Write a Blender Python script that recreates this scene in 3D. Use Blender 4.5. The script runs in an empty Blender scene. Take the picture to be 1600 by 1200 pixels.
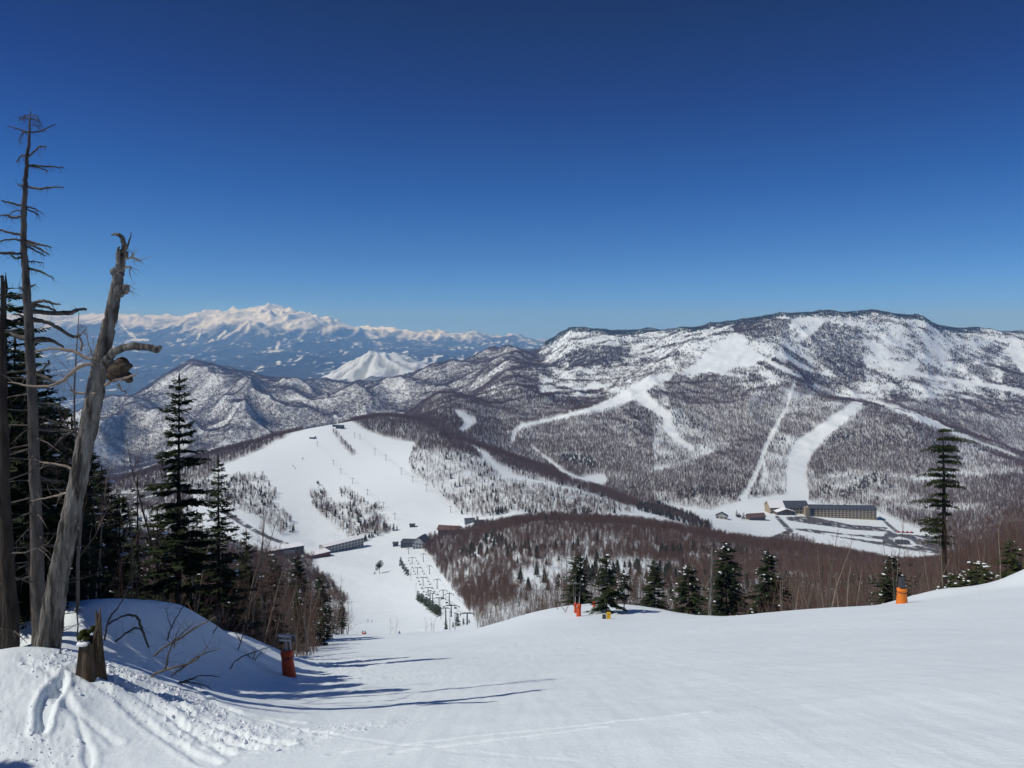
import bpy, bmesh, math, random
import numpy as np
from mathutils import Vector, Matrix

R = math.radians
scene = bpy.context.scene
random.seed(7)
rng = np.random.default_rng(11)

# ------------------------------------------------------------------ camera
FX, HY = 1110.0, 525.0                     # focal length and horizon row, in photo pixels
cam_data = bpy.data.cameras.new('camera')
cam = bpy.data.objects.new('camera', cam_data)
scene.collection.objects.link(cam)
cam_data.sensor_width = 36.0
cam_data.lens = 36.0 * FX / 1600.0
cam_data.shift_y = -(600.0 - HY) / 1600.0
cam_data.clip_start = 0.1
cam_data.clip_end = 120000.0
cam.location = (0, 0, 0)
cam.rotation_euler = (R(90), 0, 0)         # level, looking along +Y
scene.camera = cam

# ------------------------------------------------------------------ world, sun, exposure
SUN_EL, SUN_AZ = R(49), R(-103)             # azimuth from +Y towards +X
world = bpy.data.worlds.new('World')
scene.world = world
world.use_nodes = True
wt = world.node_tree
wt.nodes.clear()
sky = wt.nodes.new('ShaderNodeTexSky')
sky.sky_type = 'NISHITA'
sky.sun_disc = False
sky.sun_elevation = SUN_EL
sky.sun_rotation = SUN_AZ
sky.altitude = 1900
sky.air_density = 1.0
sky.dust_density = 0.0
sky.ozone_density = 1.5
bg = wt.nodes.new('ShaderNodeBackground')
bg.inputs[1].default_value = 0.10
# the clear mountain air deepens the sky with height above the horizon
tc = wt.nodes.new('ShaderNodeTexCoord')
sx = wt.nodes.new('ShaderNodeSeparateXYZ')
rp = wt.nodes.new('ShaderNodeValToRGB')
rp.color_ramp.interpolation = 'LINEAR'
els = rp.color_ramp.elements
SKYR = [(0.0, (0.1734, 0.4106, 1.5751)), (0.0225, (0.1734, 0.4106, 1.5751)), (0.0585, (0.159, 0.3995, 1.0229)), (0.112, (0.1008, 0.2997, 0.7436)), (0.199, (0.0286, 0.2035, 0.6074)), (0.32, (0.0091, 0.0868, 0.3903)), (0.42, (0.0072, 0.0532, 0.2396)), (1.0, (0.09, 0.19, 0.46))]
els[0].position, els[0].color = SKYR[0][0], SKYR[0][1] + (1,)
els[1].position, els[1].color = SKYR[-1][0], SKYR[-1][1] + (1,)
for p_, c_ in SKYR[1:-1]:
    e_ = els.new(p_); e_.color = c_ + (1,)
mx = wt.nodes.new('ShaderNodeMix'); mx.data_type = 'RGBA'; mx.blend_type = 'MULTIPLY'
mx.inputs[0].default_value = 1.0
wo = wt.nodes.new('ShaderNodeOutputWorld')
wt.links.new(tc.outputs['Generated'], sx.inputs[0])
wt.links.new(sx.outputs[2], rp.inputs[0])
wt.links.new(sky.outputs[0], mx.inputs[6]); wt.links.new(rp.outputs[0], mx.inputs[7])
wt.links.new(mx.outputs[2], bg.inputs[0]); wt.links.new(bg.outputs[0], wo.inputs[0])

sun_data = bpy.data.lights.new('sun', 'SUN')
sun_data.energy = 3.25
sun_data.angle = R(0.5)
sun_data.color = (1.0, 0.975, 0.925)
sun = bpy.data.objects.new('sun', sun_data)
scene.collection.objects.link(sun)
sdir = Vector((math.sin(SUN_AZ) * math.cos(SUN_EL), math.cos(SUN_AZ) * math.cos(SUN_EL), math.sin(SUN_EL)))
sun.rotation_euler = sdir.to_track_quat('Z', 'Y').to_euler()

scene.view_settings.view_transform = 'Standard'
scene.view_settings.look = 'None'
scene.view_settings.exposure = 0.0
scene.view_settings.gamma = 1.0
scene.view_settings.use_curve_mapping = False
scene.cycles.max_bounces = 6
scene.cycles.diffuse_bounces = 3
scene.cycles.transparent_max_bounces = 4
scene.cycles.volume_bounces = 2
scene.cycles.caustics_reflective = False
scene.cycles.caustics_refractive = False

# ------------------------------------------------------------------ helpers
def link(o):
    scene.collection.objects.link(o); return o

def tag(o, label=None, cat=None, group=None, kind=None):
    if label: o['label'] = label
    if cat: o['category'] = cat
    if group: o['group'] = group
    if kind: o['kind'] = kind
    return o

def empty(name, loc, label=None, cat=None, group=None, rz=0.0):
    o = bpy.data.objects.new(name, None)
    o.location = loc; o.rotation_euler = (0, 0, rz); o.empty_display_size = 0.2
    link(o); return tag(o, label, cat, group)

def mesh_np(name, V, F, mats=(), smooth=False, mi=None):
    """V (n,3), F (m,k) with constant k -> mesh"""
    V = np.asarray(V, dtype=np.float32); F = np.asarray(F, dtype=np.int32)
    me = bpy.data.meshes.new(name)
    n, (m, k) = len(V), F.shape
    me.vertices.add(n); me.vertices.foreach_set('co', V.ravel())
    me.loops.add(m * k); me.loops.foreach_set('vertex_index', F.ravel())
    me.polygons.add(m); me.polygons.foreach_set('loop_start', np.arange(0, m * k, k, dtype=np.int32))
    me.polygons.foreach_set('loop_total', np.full(m, k, dtype=np.int32))
    me.polygons.foreach_set('use_smooth', np.full(m, bool(smooth)))
    for mt in mats: me.materials.append(mt)
    if mi is not None: me.polygons.foreach_set('material_index', np.asarray(mi, dtype=np.int32))
    me.update(calc_edges=True)
    return me

def obj(name, me, parent=None):
    o = bpy.data.objects.new(name, me); link(o)
    if parent is not None: o.parent = parent
    return o

def copy_tree(o, parent=None):
    c = o.copy(); link(c); c.parent = parent
    for ch in o.children: copy_tree(ch, c)
    return c

# numpy gradient noise
def _h(ix, iy, seed):
    with np.errstate(over='ignore'):
        h = (ix.astype(np.uint32) * np.uint32(374761393) + iy.astype(np.uint32) * np.uint32(668265263) + np.uint32(seed * 974711 + 13))
        h = (h ^ (h >> np.uint32(13))) * np.uint32(1274126177)
        h = h ^ (h >> np.uint32(16))
    return h

def perlin(x, y, seed=0):
    x = np.asarray(x, float); y = np.asarray(y, float)
    x0 = np.floor(x); y0 = np.floor(y)
    fx = x - x0; fy = y - y0
    ix = x0.astype(np.int64); iy = y0.astype(np.int64)
    def g(dx, dy):
        a = _h(ix + dx, iy + dy, seed).astype(np.float64) * (2 * math.pi / 4294967296.0)
        return np.cos(a) * (fx - dx) + np.sin(a) * (fy - dy)
    u = fx * fx * fx * (fx * (fx * 6 - 15) + 10); v = fy * fy * fy * (fy * (fy * 6 - 15) + 10)
    a = g(0, 0) * (1 - u) + g(1, 0) * u
    b = g(0, 1) * (1 - u) + g(1, 1) * u
    return (a * (1 - v) + b * v) * 1.5

def fbm(x, y, o=4, seed=0, gain=0.5):
    s = 0; a = 1.0; t = 0
    for i in range(o):
        s = s + a * perlin(x * 2 ** i, y * 2 ** i, seed + i); t += a; a *= gain
    return s / t

def ridged(x, y, o=5, seed=0, gain=0.5):
    s = 0; a = 1.0; t = 0; w = 1.0
    for i in range(o):
        n = 1 - np.abs(perlin(x * 2 ** i, y * 2 ** i, seed + i)) * 1.6
        n = np.clip(n, 0, 1) ** 2
        s = s + a * n * w; t += a; a *= gain; w = np.clip(n * 1.6, 0, 1)
    return s / t

def sstep(a, b, x):
    t = np.clip((x - a) / (b - a), 0, 1); return t * t * (3 - 2 * t)

def pchip(xk, yk, xq):
    """monotone cubic, xk (n,), yk (n,m) -> (q,m)"""
    xk = np.asarray(xk, float); yk = np.asarray(yk, float)
    if yk.ndim == 1: return pchip(xk, yk[:, None], xq)[:, 0]
    h = np.diff(xk)[:, None]; d = np.diff(yk, axis=0) / h
    m = np.zeros_like(yk)
    w1 = 2 * h[1:] + h[:-1]; w2 = h[1:] + 2 * h[:-1]
    same = (d[:-1] * d[1:]) > 0
    with np.errstate(divide='ignore', invalid='ignore'):
        mm = (w1 + w2) / (w1 / d[:-1] + w2 / d[1:])
    m[1:-1] = np.where(same, mm, 0); m[0] = d[0]; m[-1] = d[-1]
    xq = np.clip(xq, xk[0], xk[-1])
    i = np.clip(np.searchsorted(xk, xq, side='right') - 1, 0, len(xk) - 2)
    hh = (xk[i + 1] - xk[i])[:, None]; t = ((xq - xk[i])[:, None]) / hh
    return ((2 * t ** 3 - 3 * t ** 2 + 1) * yk[i] + (t ** 3 - 2 * t ** 2 + t) * hh * m[i]
            + (-2 * t ** 3 + 3 * t ** 2) * yk[i + 1] + (t ** 3 - t ** 2) * hh * m[i + 1])

# ------------------------------------------------------------------ materials
def mat(name, col, rough=0.8, spec=0.2, noise=None, bump=None, metal=0.0):
    """noise=(scale, col2, contrast) object-space colour variation; bump=(scale,strength,distance)"""
    m = bpy.data.materials.new(name); m.use_nodes = True
    nt = m.node_tree; b = nt.nodes['Principled BSDF']
    b.inputs['Base Color'].default_value = (*col, 1)
    b.inputs['Roughness'].default_value = rough
    b.inputs['Specular IOR Level'].default_value = spec
    b.inputs['Metallic'].default_value = metal
    if noise or bump:
        t = nt.nodes.new('ShaderNodeTexCoord')
    if noise:
        sc_, c2, con = noise
        n = nt.nodes.new('ShaderNodeTexNoise')
        mp = nt.nodes.new('ShaderNodeMapping')
        nt.links.new(t.outputs['Object'], mp.inputs[0])
        if isinstance(sc_, tuple): mp.inputs['Scale'].default_value = sc_; n.inputs['Scale'].default_value = 1
        else: n.inputs['Scale'].default_value = sc_
        n.inputs['Detail'].default_value = 5
        nt.links.new(mp.outputs[0], n.inputs['Vector'])
        r = nt.nodes.new('ShaderNodeMapRange')
        r.inputs[1].default_value = 0.5 - 0.5 * con; r.inputs[2].default_value = 0.5 + 0.5 * con
        x = nt.nodes.new('ShaderNodeMix'); x.data_type = 'RGBA'
        x.inputs[6].default_value = (*col, 1); x.inputs[7].default_value = (*c2, 1)
        nt.links.new(n.outputs[0], r.inputs[0]); nt.links.new(r.outputs[0], x.inputs[0])
        nt.links.new(x.outputs[2], b.inputs['Base Color'])
    if bump:
        sc_, st, di = bump
        n2 = nt.nodes.new('ShaderNodeTexNoise'); n2.inputs['Detail'].default_value = 6
        mp2 = nt.nodes.new('ShaderNodeMapping'); nt.links.new(t.outputs['Object'], mp2.inputs[0])
        if isinstance(sc_, tuple): mp2.inputs['Scale'].default_value = sc_; n2.inputs['Scale'].default_value = 1
        else: n2.inputs['Scale'].default_value = sc_
        nt.links.new(mp2.outputs[0], n2.inputs['Vector'])
        bp = nt.nodes.new('ShaderNodeBump'); bp.inputs['Strength'].default_value = st; bp.inputs['Distance'].default_value = di
        nt.links.new(n2.outputs[0], bp.inputs['Height']); nt.links.new(bp.outputs[0], b.inputs['Normal'])
    return m

def mat_variants(name, col, col2, rough=0.85):
    """leaf / twig material: colour differs from face to face and tree to tree"""
    m = bpy.data.materials.new(name); m.use_nodes = True
    nt = m.node_tree; b = nt.nodes['Principled BSDF']
    b.inputs['Roughness'].default_value = rough; b.inputs['Specular IOR Level'].default_value = 0.15
    oi = nt.nodes.new('ShaderNodeObjectInfo'); gm = nt.nodes.new('ShaderNodeNewGeometry')
    ad = nt.nodes.new('ShaderNodeMath'); ad.operation = 'ADD'
    ml = nt.nodes.new('ShaderNodeMath'); ml.operation = 'MULTIPLY'; ml.inputs[1].default_value = 0.5
    nt.links.new(oi.outputs['Random'], ad.inputs[0]); nt.links.new(gm.outputs['Random Per Island'], ad.inputs[1])
    nt.links.new(ad.outputs[0], ml.inputs[0])
    x = nt.nodes.new('ShaderNodeMix'); x.data_type = 'RGBA'
    x.inputs[6].default_value = (*col, 1); x.inputs[7].default_value = (*col2, 1)
    nt.links.new(ml.outputs[0], x.inputs[0]); nt.links.new(x.outputs[2], b.inputs['Base Color'])
    return m

# ------------------------------------------------------------------ terrain
PXK = [-700, -200, 0, 150, 300, 400, 500, 600, 700, 800, 900, 1000, 1100, 1200, 1300, 1400, 1500, 1600, 1800, 2300]
# crest of the near slope: (distance, photo row)
CREST = {-700: (120, 996), -200: (120, 996), 0: (120, 996), 150: (120, 996), 300: (120, 995), 400: (120, 994), 500: (120, 991), 600: (120, 991),
         700: (118, 986), 800: (84, 966), 900: (86, 941), 1000: (86, 941), 1100: (74, 961), 1200: (62, 957), 1300: (60, 951),
         1400: (60, 943), 1500: (60, 933), 1600: (58, 921), 1800: (56, 900), 2300: (52, 860)}
TAB = {
 -200: [(150,1010),(250,1000),(400,960),(560,930),(720,890),(900,860),(1050,830),(1200,810),(1300,800),(1400,800),(1700,830),(2200,800),(3000,740),(3600,715),(4200,700),(5000,700),(6500,680),(9000,640),(14000,580)],
 0:    [(150,1005),(250,990),(400,950),(560,920),(720,885),(900,850),(1050,822),(1200,800),(1300,785),(1400,782),(1700,810),(2200,790),(3000,730),(3600,705),(4200,690),(5000,695),(6500,680),(9000,640),(14000,578)],
 150:  [(150,1005),(250,990),(400,950),(560,915),(720,880),(900,835),(1050,805),(1200,780),(1300,765),(1400,760),(1700,790),(2200,770),(3000,715),(3600,680),(4300,645),(5000,650),(6500,665),(9000,635),(14000,575)],
 300:  [(150,1003),(250,985),(400,950),(560,915),(720,880),(880,845),(1000,803),(1150,768),(1300,735),(1450,716),(1700,745),(2200,740),(3000,708),(3800,650),(5000,567),(5600,585),(7000,640),(9500,615),(14000,572)],
 400:  [(170,1003),(270,985),(400,955),(560,925),(720,890),(850,862),(980,815),(1150,768),(1350,715),(1550,690),(1800,715),(2200,715),(3000,690),(3800,640),(5000,580),(5600,600),(7000,620),(9500,595),(14000,565)],
 500:  [(200,1000),(300,997),(400,985),(560,958),(700,925),(850,870),(950,846),(1150,778),(1350,715),(1600,664),(1850,690),(2300,690),(3000,672),(3800,640),(5000,600),(5600,612),(7000,610),(9500,585),(14000,560)],
 600:  [(200,1002),(300,998),(400,985),(560,958),(700,915),(850,870),(950,838),(1150,765),(1400,700),(1850,643),(2100,660),(2600,665),(3200,645),(3900,620),(4800,588),(5600,605),(7000,600),(9500,580),(14000,558)],
 700:  [(200,1002),(300,985),(400,965),(560,925),(700,890),(850,852),(950,832),(1080,790),(1300,703),(1500,686),(1700,668),(2100,642),(2500,611),(3000,630),(4800,568),(5600,590),(7000,590),(9500,575),(14000,556)],
 800:  [(130,1010),(300,948),(400,915),(550,860),(700,815),(850,812),(950,800),(1100,770),(1300,738),(1500,713),(1720,722),(2000,680),(2400,640),(2900,593),(4500,548),(5600,570),(7500,580),(9500,575),(14000,555)],
 900:  [(130,1010),(300,942),(420,905),(560,850),(720,815),(850,820),(950,806),(1080,780),(1280,750),(1450,752),(1600,737),(1950,690),(2350,640),(2650,624),(3200,577),(4200,513),(5200,540),(8000,560),(14000,555)],
 1000: [(125,1010),(280,945),(420,895),(580,850),(750,818),(880,827),(1000,805),(1150,791),(1300,792),(1420,776),(1650,735),(1950,690),(2300,640),(2650,602),(3200,566),(4200,517),(5200,540),(8000,560),(14000,555)],
 1100: [(110,1000),(220,955),(420,905),(600,866),(780,838),(900,852),(1050,822),(1200,808),(1350,795),(1500,765),(1700,730),(2000,690),(2300,635),(2750,575),(3000,540),(3900,510),(5000,540),(8000,560),(14000,555)],
 1200: [(105,1000),(220,950),(420,905),(600,878),(800,853),(920,864),(1080,840),(1200,815),(1320,798),(1500,770),(1700,730),(2000,680),(2350,620),(2700,570),(3000,535),(3450,495),(5000,540),(8000,560),(14000,555)],
 1300: [(105,1000),(220,945),(420,905),(620,882),(820,862),(930,880),(1080,845),(1180,826),(1300,806),(1450,785),(1650,745),(1900,700),(2350,620),(2600,617),(2900,580),(3500,489),(5000,540),(8000,560),(14000,555)],
 1400: [(105,995),(220,940),(420,910),(600,897),(780,886),(930,882),(1080,852),(1180,832),(1280,812),(1500,770),(1700,730),(1900,690),(2200,643),(2500,632),(3000,570),(3600,490),(5000,540),(8000,560),(14000,555)],
 1500: [(105,985),(220,935),(420,910),(600,895),(780,882),(930,872),(1080,850),(1200,828),(1350,805),(1550,770),(1700,740),(1850,715),(2050,684),(2400,665),(3000,590),(3800,514),(5000,540),(8000,560),(14000,555)],
 1600: [(105,970),(220,920),(400,890),(600,865),(780,850),(930,840),(1080,822),(1200,805),(1350,785),(1500,765),(1600,750),(1700,738),(1850,726),(2300,700),(3000,600),(4200,517),(5200,545),(8000,560),(14000,555)],
 1800: [(105,960),(220,910),(400,880),(600,855),(780,840),(930,830),(1080,815),(1200,800),(1350,785),(1500,770),(1600,758),(1700,748),(1900,745),(2300,710),(3000,620),(4200,525),(5200,550),(8000,560),(14000,555)],
}
TAB[-700] = TAB[-200]; TAB[2300] = TAB[1800]
FARC = {-700: 492, -200: 490, 0: 486, 150: 489, 300: 494, 400: 492, 500: 506, 600: 514, 700: 517, 800: 522, 900: 528, 1000: 532}

def zof(Y, py): return Y * (HY - py) / FX

knY, knZ = [], []
for px in PXK:
    Yc, pc = CREST[px]; Zc = zof(Yc, pc); k = -(Zc + 1.7) / Yc
    pl = lambda Y: -1.7 - .393 * Y + .082 * (px - 800) / FX * max(Y, 10)
    ys = [-25, 0, 15, 40]; zs = [-1.7 + 25 * .33 + .082 * (px - 800) / FX * 10, pl(0), pl(15), pl(40)]
    ys.append(Yc * 0.8 if not 850 < px < 1050 else 68)
    zs.append(.5 * pl(ys[-1]) + .5 * (-1.7 - k * ys[-1]) if not 850 < px < 1050 else zof(68, 964))
    ys.append(Yc); zs.append(Zc)
    ys.append(Yc + 22 if Yc < 100 else Yc + 18); zs.append(Zc - (.54 if px >= 780 else .46) * (ys[-1] - Yc))
    for (Y, py) in TAB[px]:
        ys.append(Y); zs.append(zof(Y, py))
    fc = FARC.get(px, 533)
    for (Y, py) in ((19000, 545 if px < 750 else 542), (26000, fc + 4), (34000, 560), (60000, 545)):
        ys.append(Y); zs.append(zof(Y, py))
    knY.append(ys); knZ.append(zs)
knY = np.array(knY); knZ = np.array(knZ)
knZ[:, 7:] = np.where(knY[:, 7:] <= knY[:, 6:-1], knZ[:, 7:], knZ[:, 7:])
T_OF = lambda Y: np.arcsinh(np.asarray(Y, float) / 10.0)
# knot shapes across the columns
UK = (np.array(PXK) - 800) / FX
u_in = np.arange(-0.80, 0.8001, 0.0021)
u_out = 0.80 + np.cumsum(np.linspace(0.004, 0.05, 24))
UU = np.concatenate([-u_out[::-1], u_in, u_out])
cT = pchip(UK, T_OF(knY), np.clip(UU, UK[0], UK[-1]))
cS = pchip(UK, knZ / np.maximum(np.abs(knY), 12), np.clip(UU, UK[0], UK[-1]))     # slope-space blend
cZ = cS * np.maximum(np.abs(np.sinh(cT) * 10), 12)
near_cZ = pchip(UK, knZ, np.clip(UU, UK[0], UK[-1]))
cZ[:, :4] = near_cZ[:, :4]
rows_a = np.concatenate([np.linspace(-25, 3, 40), np.geomspace(3.2, 140, 640)])
rows_b = np.geomspace(140, 6600, 1150)[1:]
rows_c = np.concatenate([np.geomspace(6600, 16000, 170)[1:], np.geomspace(16000, 30000, 300)[1:], np.geomspace(30000, 60000, 40)[1:]])
YY = np.concatenate([rows_a, rows_b, rows_c])
TT = T_OF(YY)
NC, NR = len(UU), len(YY)
Z = np.empty((NR, NC))
for j in range(NC):
    Z[:, j] = pchip(cT[j], cZ[j], TT)
def blur_cols(A, sig):
    k = np.arange(-3 * sig, 3 * sig + 1); w = np.exp(-.5 * (k / sig) ** 2); w /= w.sum()
    P = np.pad(A, ((0, 0), (3 * sig, 3 * sig)), mode='edge'); o = np.zeros_like(A)
    for i, wi in enumerate(w): o += wi * P[:, i:i + A.shape[1]]
    return o
wb = sstep(1500, 2600, YY)[:, None]
Z = blur_cols(Z, 18) * (1 - wb) + blur_cols(Z, 6) * wb
wb = sstep(60, 140, YY)[:, None]
Z = blur_cols(Z, 14) * (1 - wb) + Z * wb
YG = np.repeat(YY[:, None], NC, 1)
XG = UU[None, :] * np.maximum(YG, 10)
PXG = 800 + FX * XG / np.maximum(YG, 10)

# snow bank at the left edge of the piste, and the mound the stump stands on
bx = XG + 11.6
along = sstep(13.5, 19, YG) * (1 - 0.45 * sstep(23, 29, YG)) * (1 - sstep(29, 36, YG))
prof = np.where(bx > 0, np.exp(-(bx / 2.5) ** 2), np.exp(-(bx / 7.0) ** 2))
Z += 3.15 * along * prof
Z += 1.95 * np.exp(-((XG + 9.3) / 3.4) ** 2 - ((YG - 13.3) / 3.0) ** 2)
Z -= 0.7 * np.exp(-((XG + 12) / 3.0) ** 2 - ((YG - 17.5) / 1.6) ** 2)
# the small bluff right of the bank with the dark rock-like brush
Z += 1.3 * np.exp(-((XG + 13.2) / 2.0) ** 2 - ((YG - 34) / 5.0) ** 2)
# bank at the far right edge of the near crest
Z += 2.4 * np.exp(-((XG - 46) / 4.0) ** 2 - ((YG - 60) / 7.0) ** 2) + 1.0 * np.exp(-((XG - 38) / 5.0) ** 2 - ((YG - 62) / 3.0) ** 2)
# the far cone-shaped hill
cx, cy = (592 - 800) / FX * 7600, 7600
rr = np.hypot((XG - cx) / 520, (YG - cy) / 620); ang = np.arctan2(YG - cy, XG - cx)
ribs = np.cos(ang * 13 + 2.5 * fbm(XG / 400, YG / 400, 2, 95)) * sstep(.12, .4, rr) * (1 - sstep(1.2, 1.7, rr))
Z += (16 * ribs + 14 * (ridged(XG / 110, YG / 110, 3, 96) - .4) * (rr < 1.8)) * (YG > 5500)
Z += 330 * np.clip(np.exp(-rr ** 1.7) - 0.02, 0, 1) * (1 + .22 * (ridged(XG / 300, YG / 300, 4, 91) - .4)) * (YG > 3000)

# relief
Z += sstep(140, 260, YG) * (1 - sstep(900, 1300, YG)) * 2.0 * fbm(XG / 60, YG / 60, 4, 3)
mount = sstep(1400, 2400, YG) * (1 - sstep(4600, 6000, YG)) * sstep(520, 800, PXG)
Z += mount * (34 * (ridged(XG / 520 + .15 * fbm(XG / 300, YG / 300, 2, 8), YG / 900, 5, 21, .55) - .42) + 5 * fbm(XG / 45, YG / 45, 3, 22))
grey = sstep(2300, 3300, YG) * (1 - sstep(5400, 6300, YG)) * (1 - sstep(560, 840, PXG))
wx = XG + 160 * fbm(XG / 900, YG / 900, 3, 5); wy = YG + 160 * fbm(XG / 900 + 9, YG / 900, 3, 6)
rx = (wx * .86 + wy * .5) / 620; ry = (-wx * .5 + wy * .86) / 1900
Z += grey * ((185 - 120 * np.exp(-((YG - 5000) / 520) ** 2)) * (ridged(rx, ry, 3, 33, .42) - .42) + 17 * (ridged(wx / 190, wy / 520, 3, 37, .5) - .4) + 5 * fbm(XG / 70, YG / 70, 3, 34))
grey2 = sstep(3000, 3800, YG) * (1 - sstep(5000, 6000, YG)) * sstep(560, 700, PXG) * (1 - sstep(820, 900, PXG))
Z += grey2 * 60 * (ridged(wx / 500, wy / 1100, 4, 35, .5) - .42)
farm = sstep(15000, 24000, YG)
massif = np.exp(-(np.abs(PXG - 430) / 125) ** 2.4)
w2x = XG + 700 * fbm(XG / 4200, YG / 4200, 3, 45); w2y = YG + 700 * fbm(XG / 4200 + 5, YG / 4200, 3, 46)
Z += farm * (1 - sstep(29000, 33000, YG)) * (1 - sstep(860, 1000, PXG)) * (430 * (ridged(w2x / 2600, w2y / 3800, 8, 47, .66) - .36) * (.75 + .55 * massif) + 285 * massif)
Z += sstep(9000, 12000, YG) * (1 - sstep(16000, 20000, YG)) * 190 * (ridged(XG / 1900, YG / 2600, 5, 50) - .3)
# small scale snow relief of the near slope
nearm = 1 - sstep(90, 130, YG)
Z += nearm * (.05 * fbm(XG / 2.6, YG / 2.6, 3, 60) + .16 * fbm(XG / 11, YG / 14, 2, 61))
# ------------------------------------------------------------------ what lies where: masks painted on the visible terrain
def py_of(Zm): return HY - FX * Zm / np.maximum(YG, 10)

def hit(px, py):
    """first terrain point seen at photo pixel (px, py)"""
    j = int(np.argmin(np.abs(UU - (px - 800) / FX)))
    col = HY - FX * Z[:, j] / np.maximum(YY, .1)
    ok = np.where((col <= py) & (YY > 5.5))[0]
    i = ok[0]
    a, b = col[i - 1], col[i]
    t = 0 if a == b else (a - py) / (a - b)
    Y = YY[i - 1] + t * (YY[i] - YY[i - 1]); z = Z[i - 1, j] + t * (Z[i, j] - Z[i - 1, j])
    return Vector(((px - 800) / FX * Y, Y, z))

def ground(X, Y):
    """terrain height at world X, Y (arrays allowed)"""
    X = np.asarray(X, float); Y = np.asarray(Y, float)
    u = np.clip(X / np.maximum(Y, 10), UU[0], UU[-1]); Yc = np.clip(Y, YY[0], YY[-1])
    j = np.clip(np.searchsorted(UU, u) - 1, 0, NC - 2); i = np.clip(np.searchsorted(YY, Yc) - 1, 0, NR - 2)
    a = (u - UU[j]) / (UU[j + 1] - UU[j]); b = (Yc - YY[i]) / (YY[i + 1] - YY[i])
    return (Z[i, j] * (1 - a) * (1 - b) + Z[i, j + 1] * a * (1 - b) + Z[i + 1, j] * (1 - a) * b + Z[i + 1, j + 1] * a * b)

def sample(A, X, Y):
    u = np.clip(X / np.maximum(Y, 10), UU[0], UU[-1]); Yc = np.clip(Y, YY[0], YY[-1])
    j = np.clip(np.searchsorted(UU, u) - 1, 0, NC - 2); i = np.clip(np.searchsorted(YY, Yc) - 1, 0, NR - 2)
    return A[i, j]

# ski tracks, ruts and trampled snow near the camera
near_rows = slice(0, int(np.searchsorted(YY, 75)))
XN, YN = XG[near_rows], YG[near_rows]
def seg_dist(P, X, Y):
    d = np.full(X.shape, 1e9)
    for (x0, y0), (x1, y1) in zip(P[:-1], P[1:]):
        vx, vy = x1 - x0, y1 - y0; L = vx * vx + vy * vy + 1e-9
        t = np.clip(((X - x0) * vx + (Y - y0) * vy) / L, 0, 1)
        d = np.minimum(d, np.hypot(X - x0 - t * vx, Y - y0 - t * vy))
    return d
DZ = np.zeros_like(XN)
wob = .10 * fbm(XN / .9, YN / .9, 3, 71)
RUTS = [([(66,1142),(72,1110),(78,1085),(98,1068),(100,1058)], .16, .09),
        ([(130,1045),(230,1092),(320,1150),(400,1170)], .07, .12), ([(150,1040),(260,1090),(350,1140),(450,1165)], .08, .10),
        ([(110,1045),(190,1095),(280,1165),(330,1195)], .07, .10), ([(200,1040),(300,1085),(380,1115),(470,1130)], .06, .10),
        ([(90,1080),(120,1120),(135,1165),(140,1198)], .06, .09), ([(240,1050),(330,1095),(420,1130),(520,1150)], .05, .09),
        ([(40,1030),(90,1060),(110,1100),(180,1160)], .05, .09), ([(180,1065),(270,1120),(360,1180)], .06, .09),
        ([(520,1150),(600,1162),(690,1170)], .02, .08), ([(700,1175),(800,1183),(900,1188)], .015, .08)]
for P, dep, w in RUTS:
    W = [hit(*p) for p in P]
    d = seg_dist([(v.x, v.y) for v in W], XN, YN) + wob
    d0 = np.clip(d, 0, None); DZ -= .5 * dep * (1 - sstep(w * .45, w * .95, d0)) - .25 * dep * np.exp(-((d - 1.5 * w) / (w * .5)) ** 2)
def blob(P, wid):
    W = [hit(*p) for p in P]
    return np.exp(-(seg_dist([(v.x, v.y) for v in W], XN, YN) / wid) ** 2)
rough = np.clip(blob([(140,1045),(250,1085),(330,1135),(430,1160)], .75) + .7 * blob([(340,1145),(480,1150),(600,1130)], .6)
                + .6 * blob([(60,1040),(150,1030)], .5) + .5 * blob([(30,1120),(80,1190)], .6) + .6 * blob([(440,1010),(500,1040),(620,1060)], 3.0), 0, 1)
lump = np.clip(fbm(XN / .16, YN / .16, 3, 75, .65) - .02, 0, 1) * .65 + .22 * fbm(XN / .5, YN / .5, 3, 76)
DZ += rough * lump * .16
# groomed corduroy far too fine to see close up: only soft plane marks across the piste
piste = sstep(-7, -2, XN) * (1 - .0 * XN)
DZ += piste * .012 * fbm(XN / .35, YN / 2.5, 2, 78) + piste * .03 * fbm(XN / 4.0, YN / 1.2, 3, 79)
DZ += (1 - piste) * .05 * fbm(XN / .8, YN / .9, 4, 80)
for s_ in range(30):      # old ski edge marks across the piste
    x0 = rng.uniform(-4, 22); y0 = rng.uniform(9, 45); L_ = rng.uniform(1.5, 6); a_ = rng.uniform(-.5, .25)
    d = seg_dist([(x0, y0), (x0 + L_ * .5, y0 + a_), (x0 + L_, y0 + 2.6 * a_)], XN, YN)
    DZ -= .026 * np.exp(-(d / .06) ** 2) - .012 * np.exp(-((d - .12) / .06) ** 2)
Z[near_rows] += DZ * (1 - sstep(45, 75, YN))

PYG = py_of(Z)
S = Z / np.maximum(YG, 10)
runmax = np.maximum.accumulate(np.where(YG > 11, S, -9), axis=0)
VIS = (S >= runmax - np.where(YG < 1000, .012, .0025)) & (YG > 11)
PYG = np.where(VIS, HY - FX * runmax, PYG)

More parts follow.
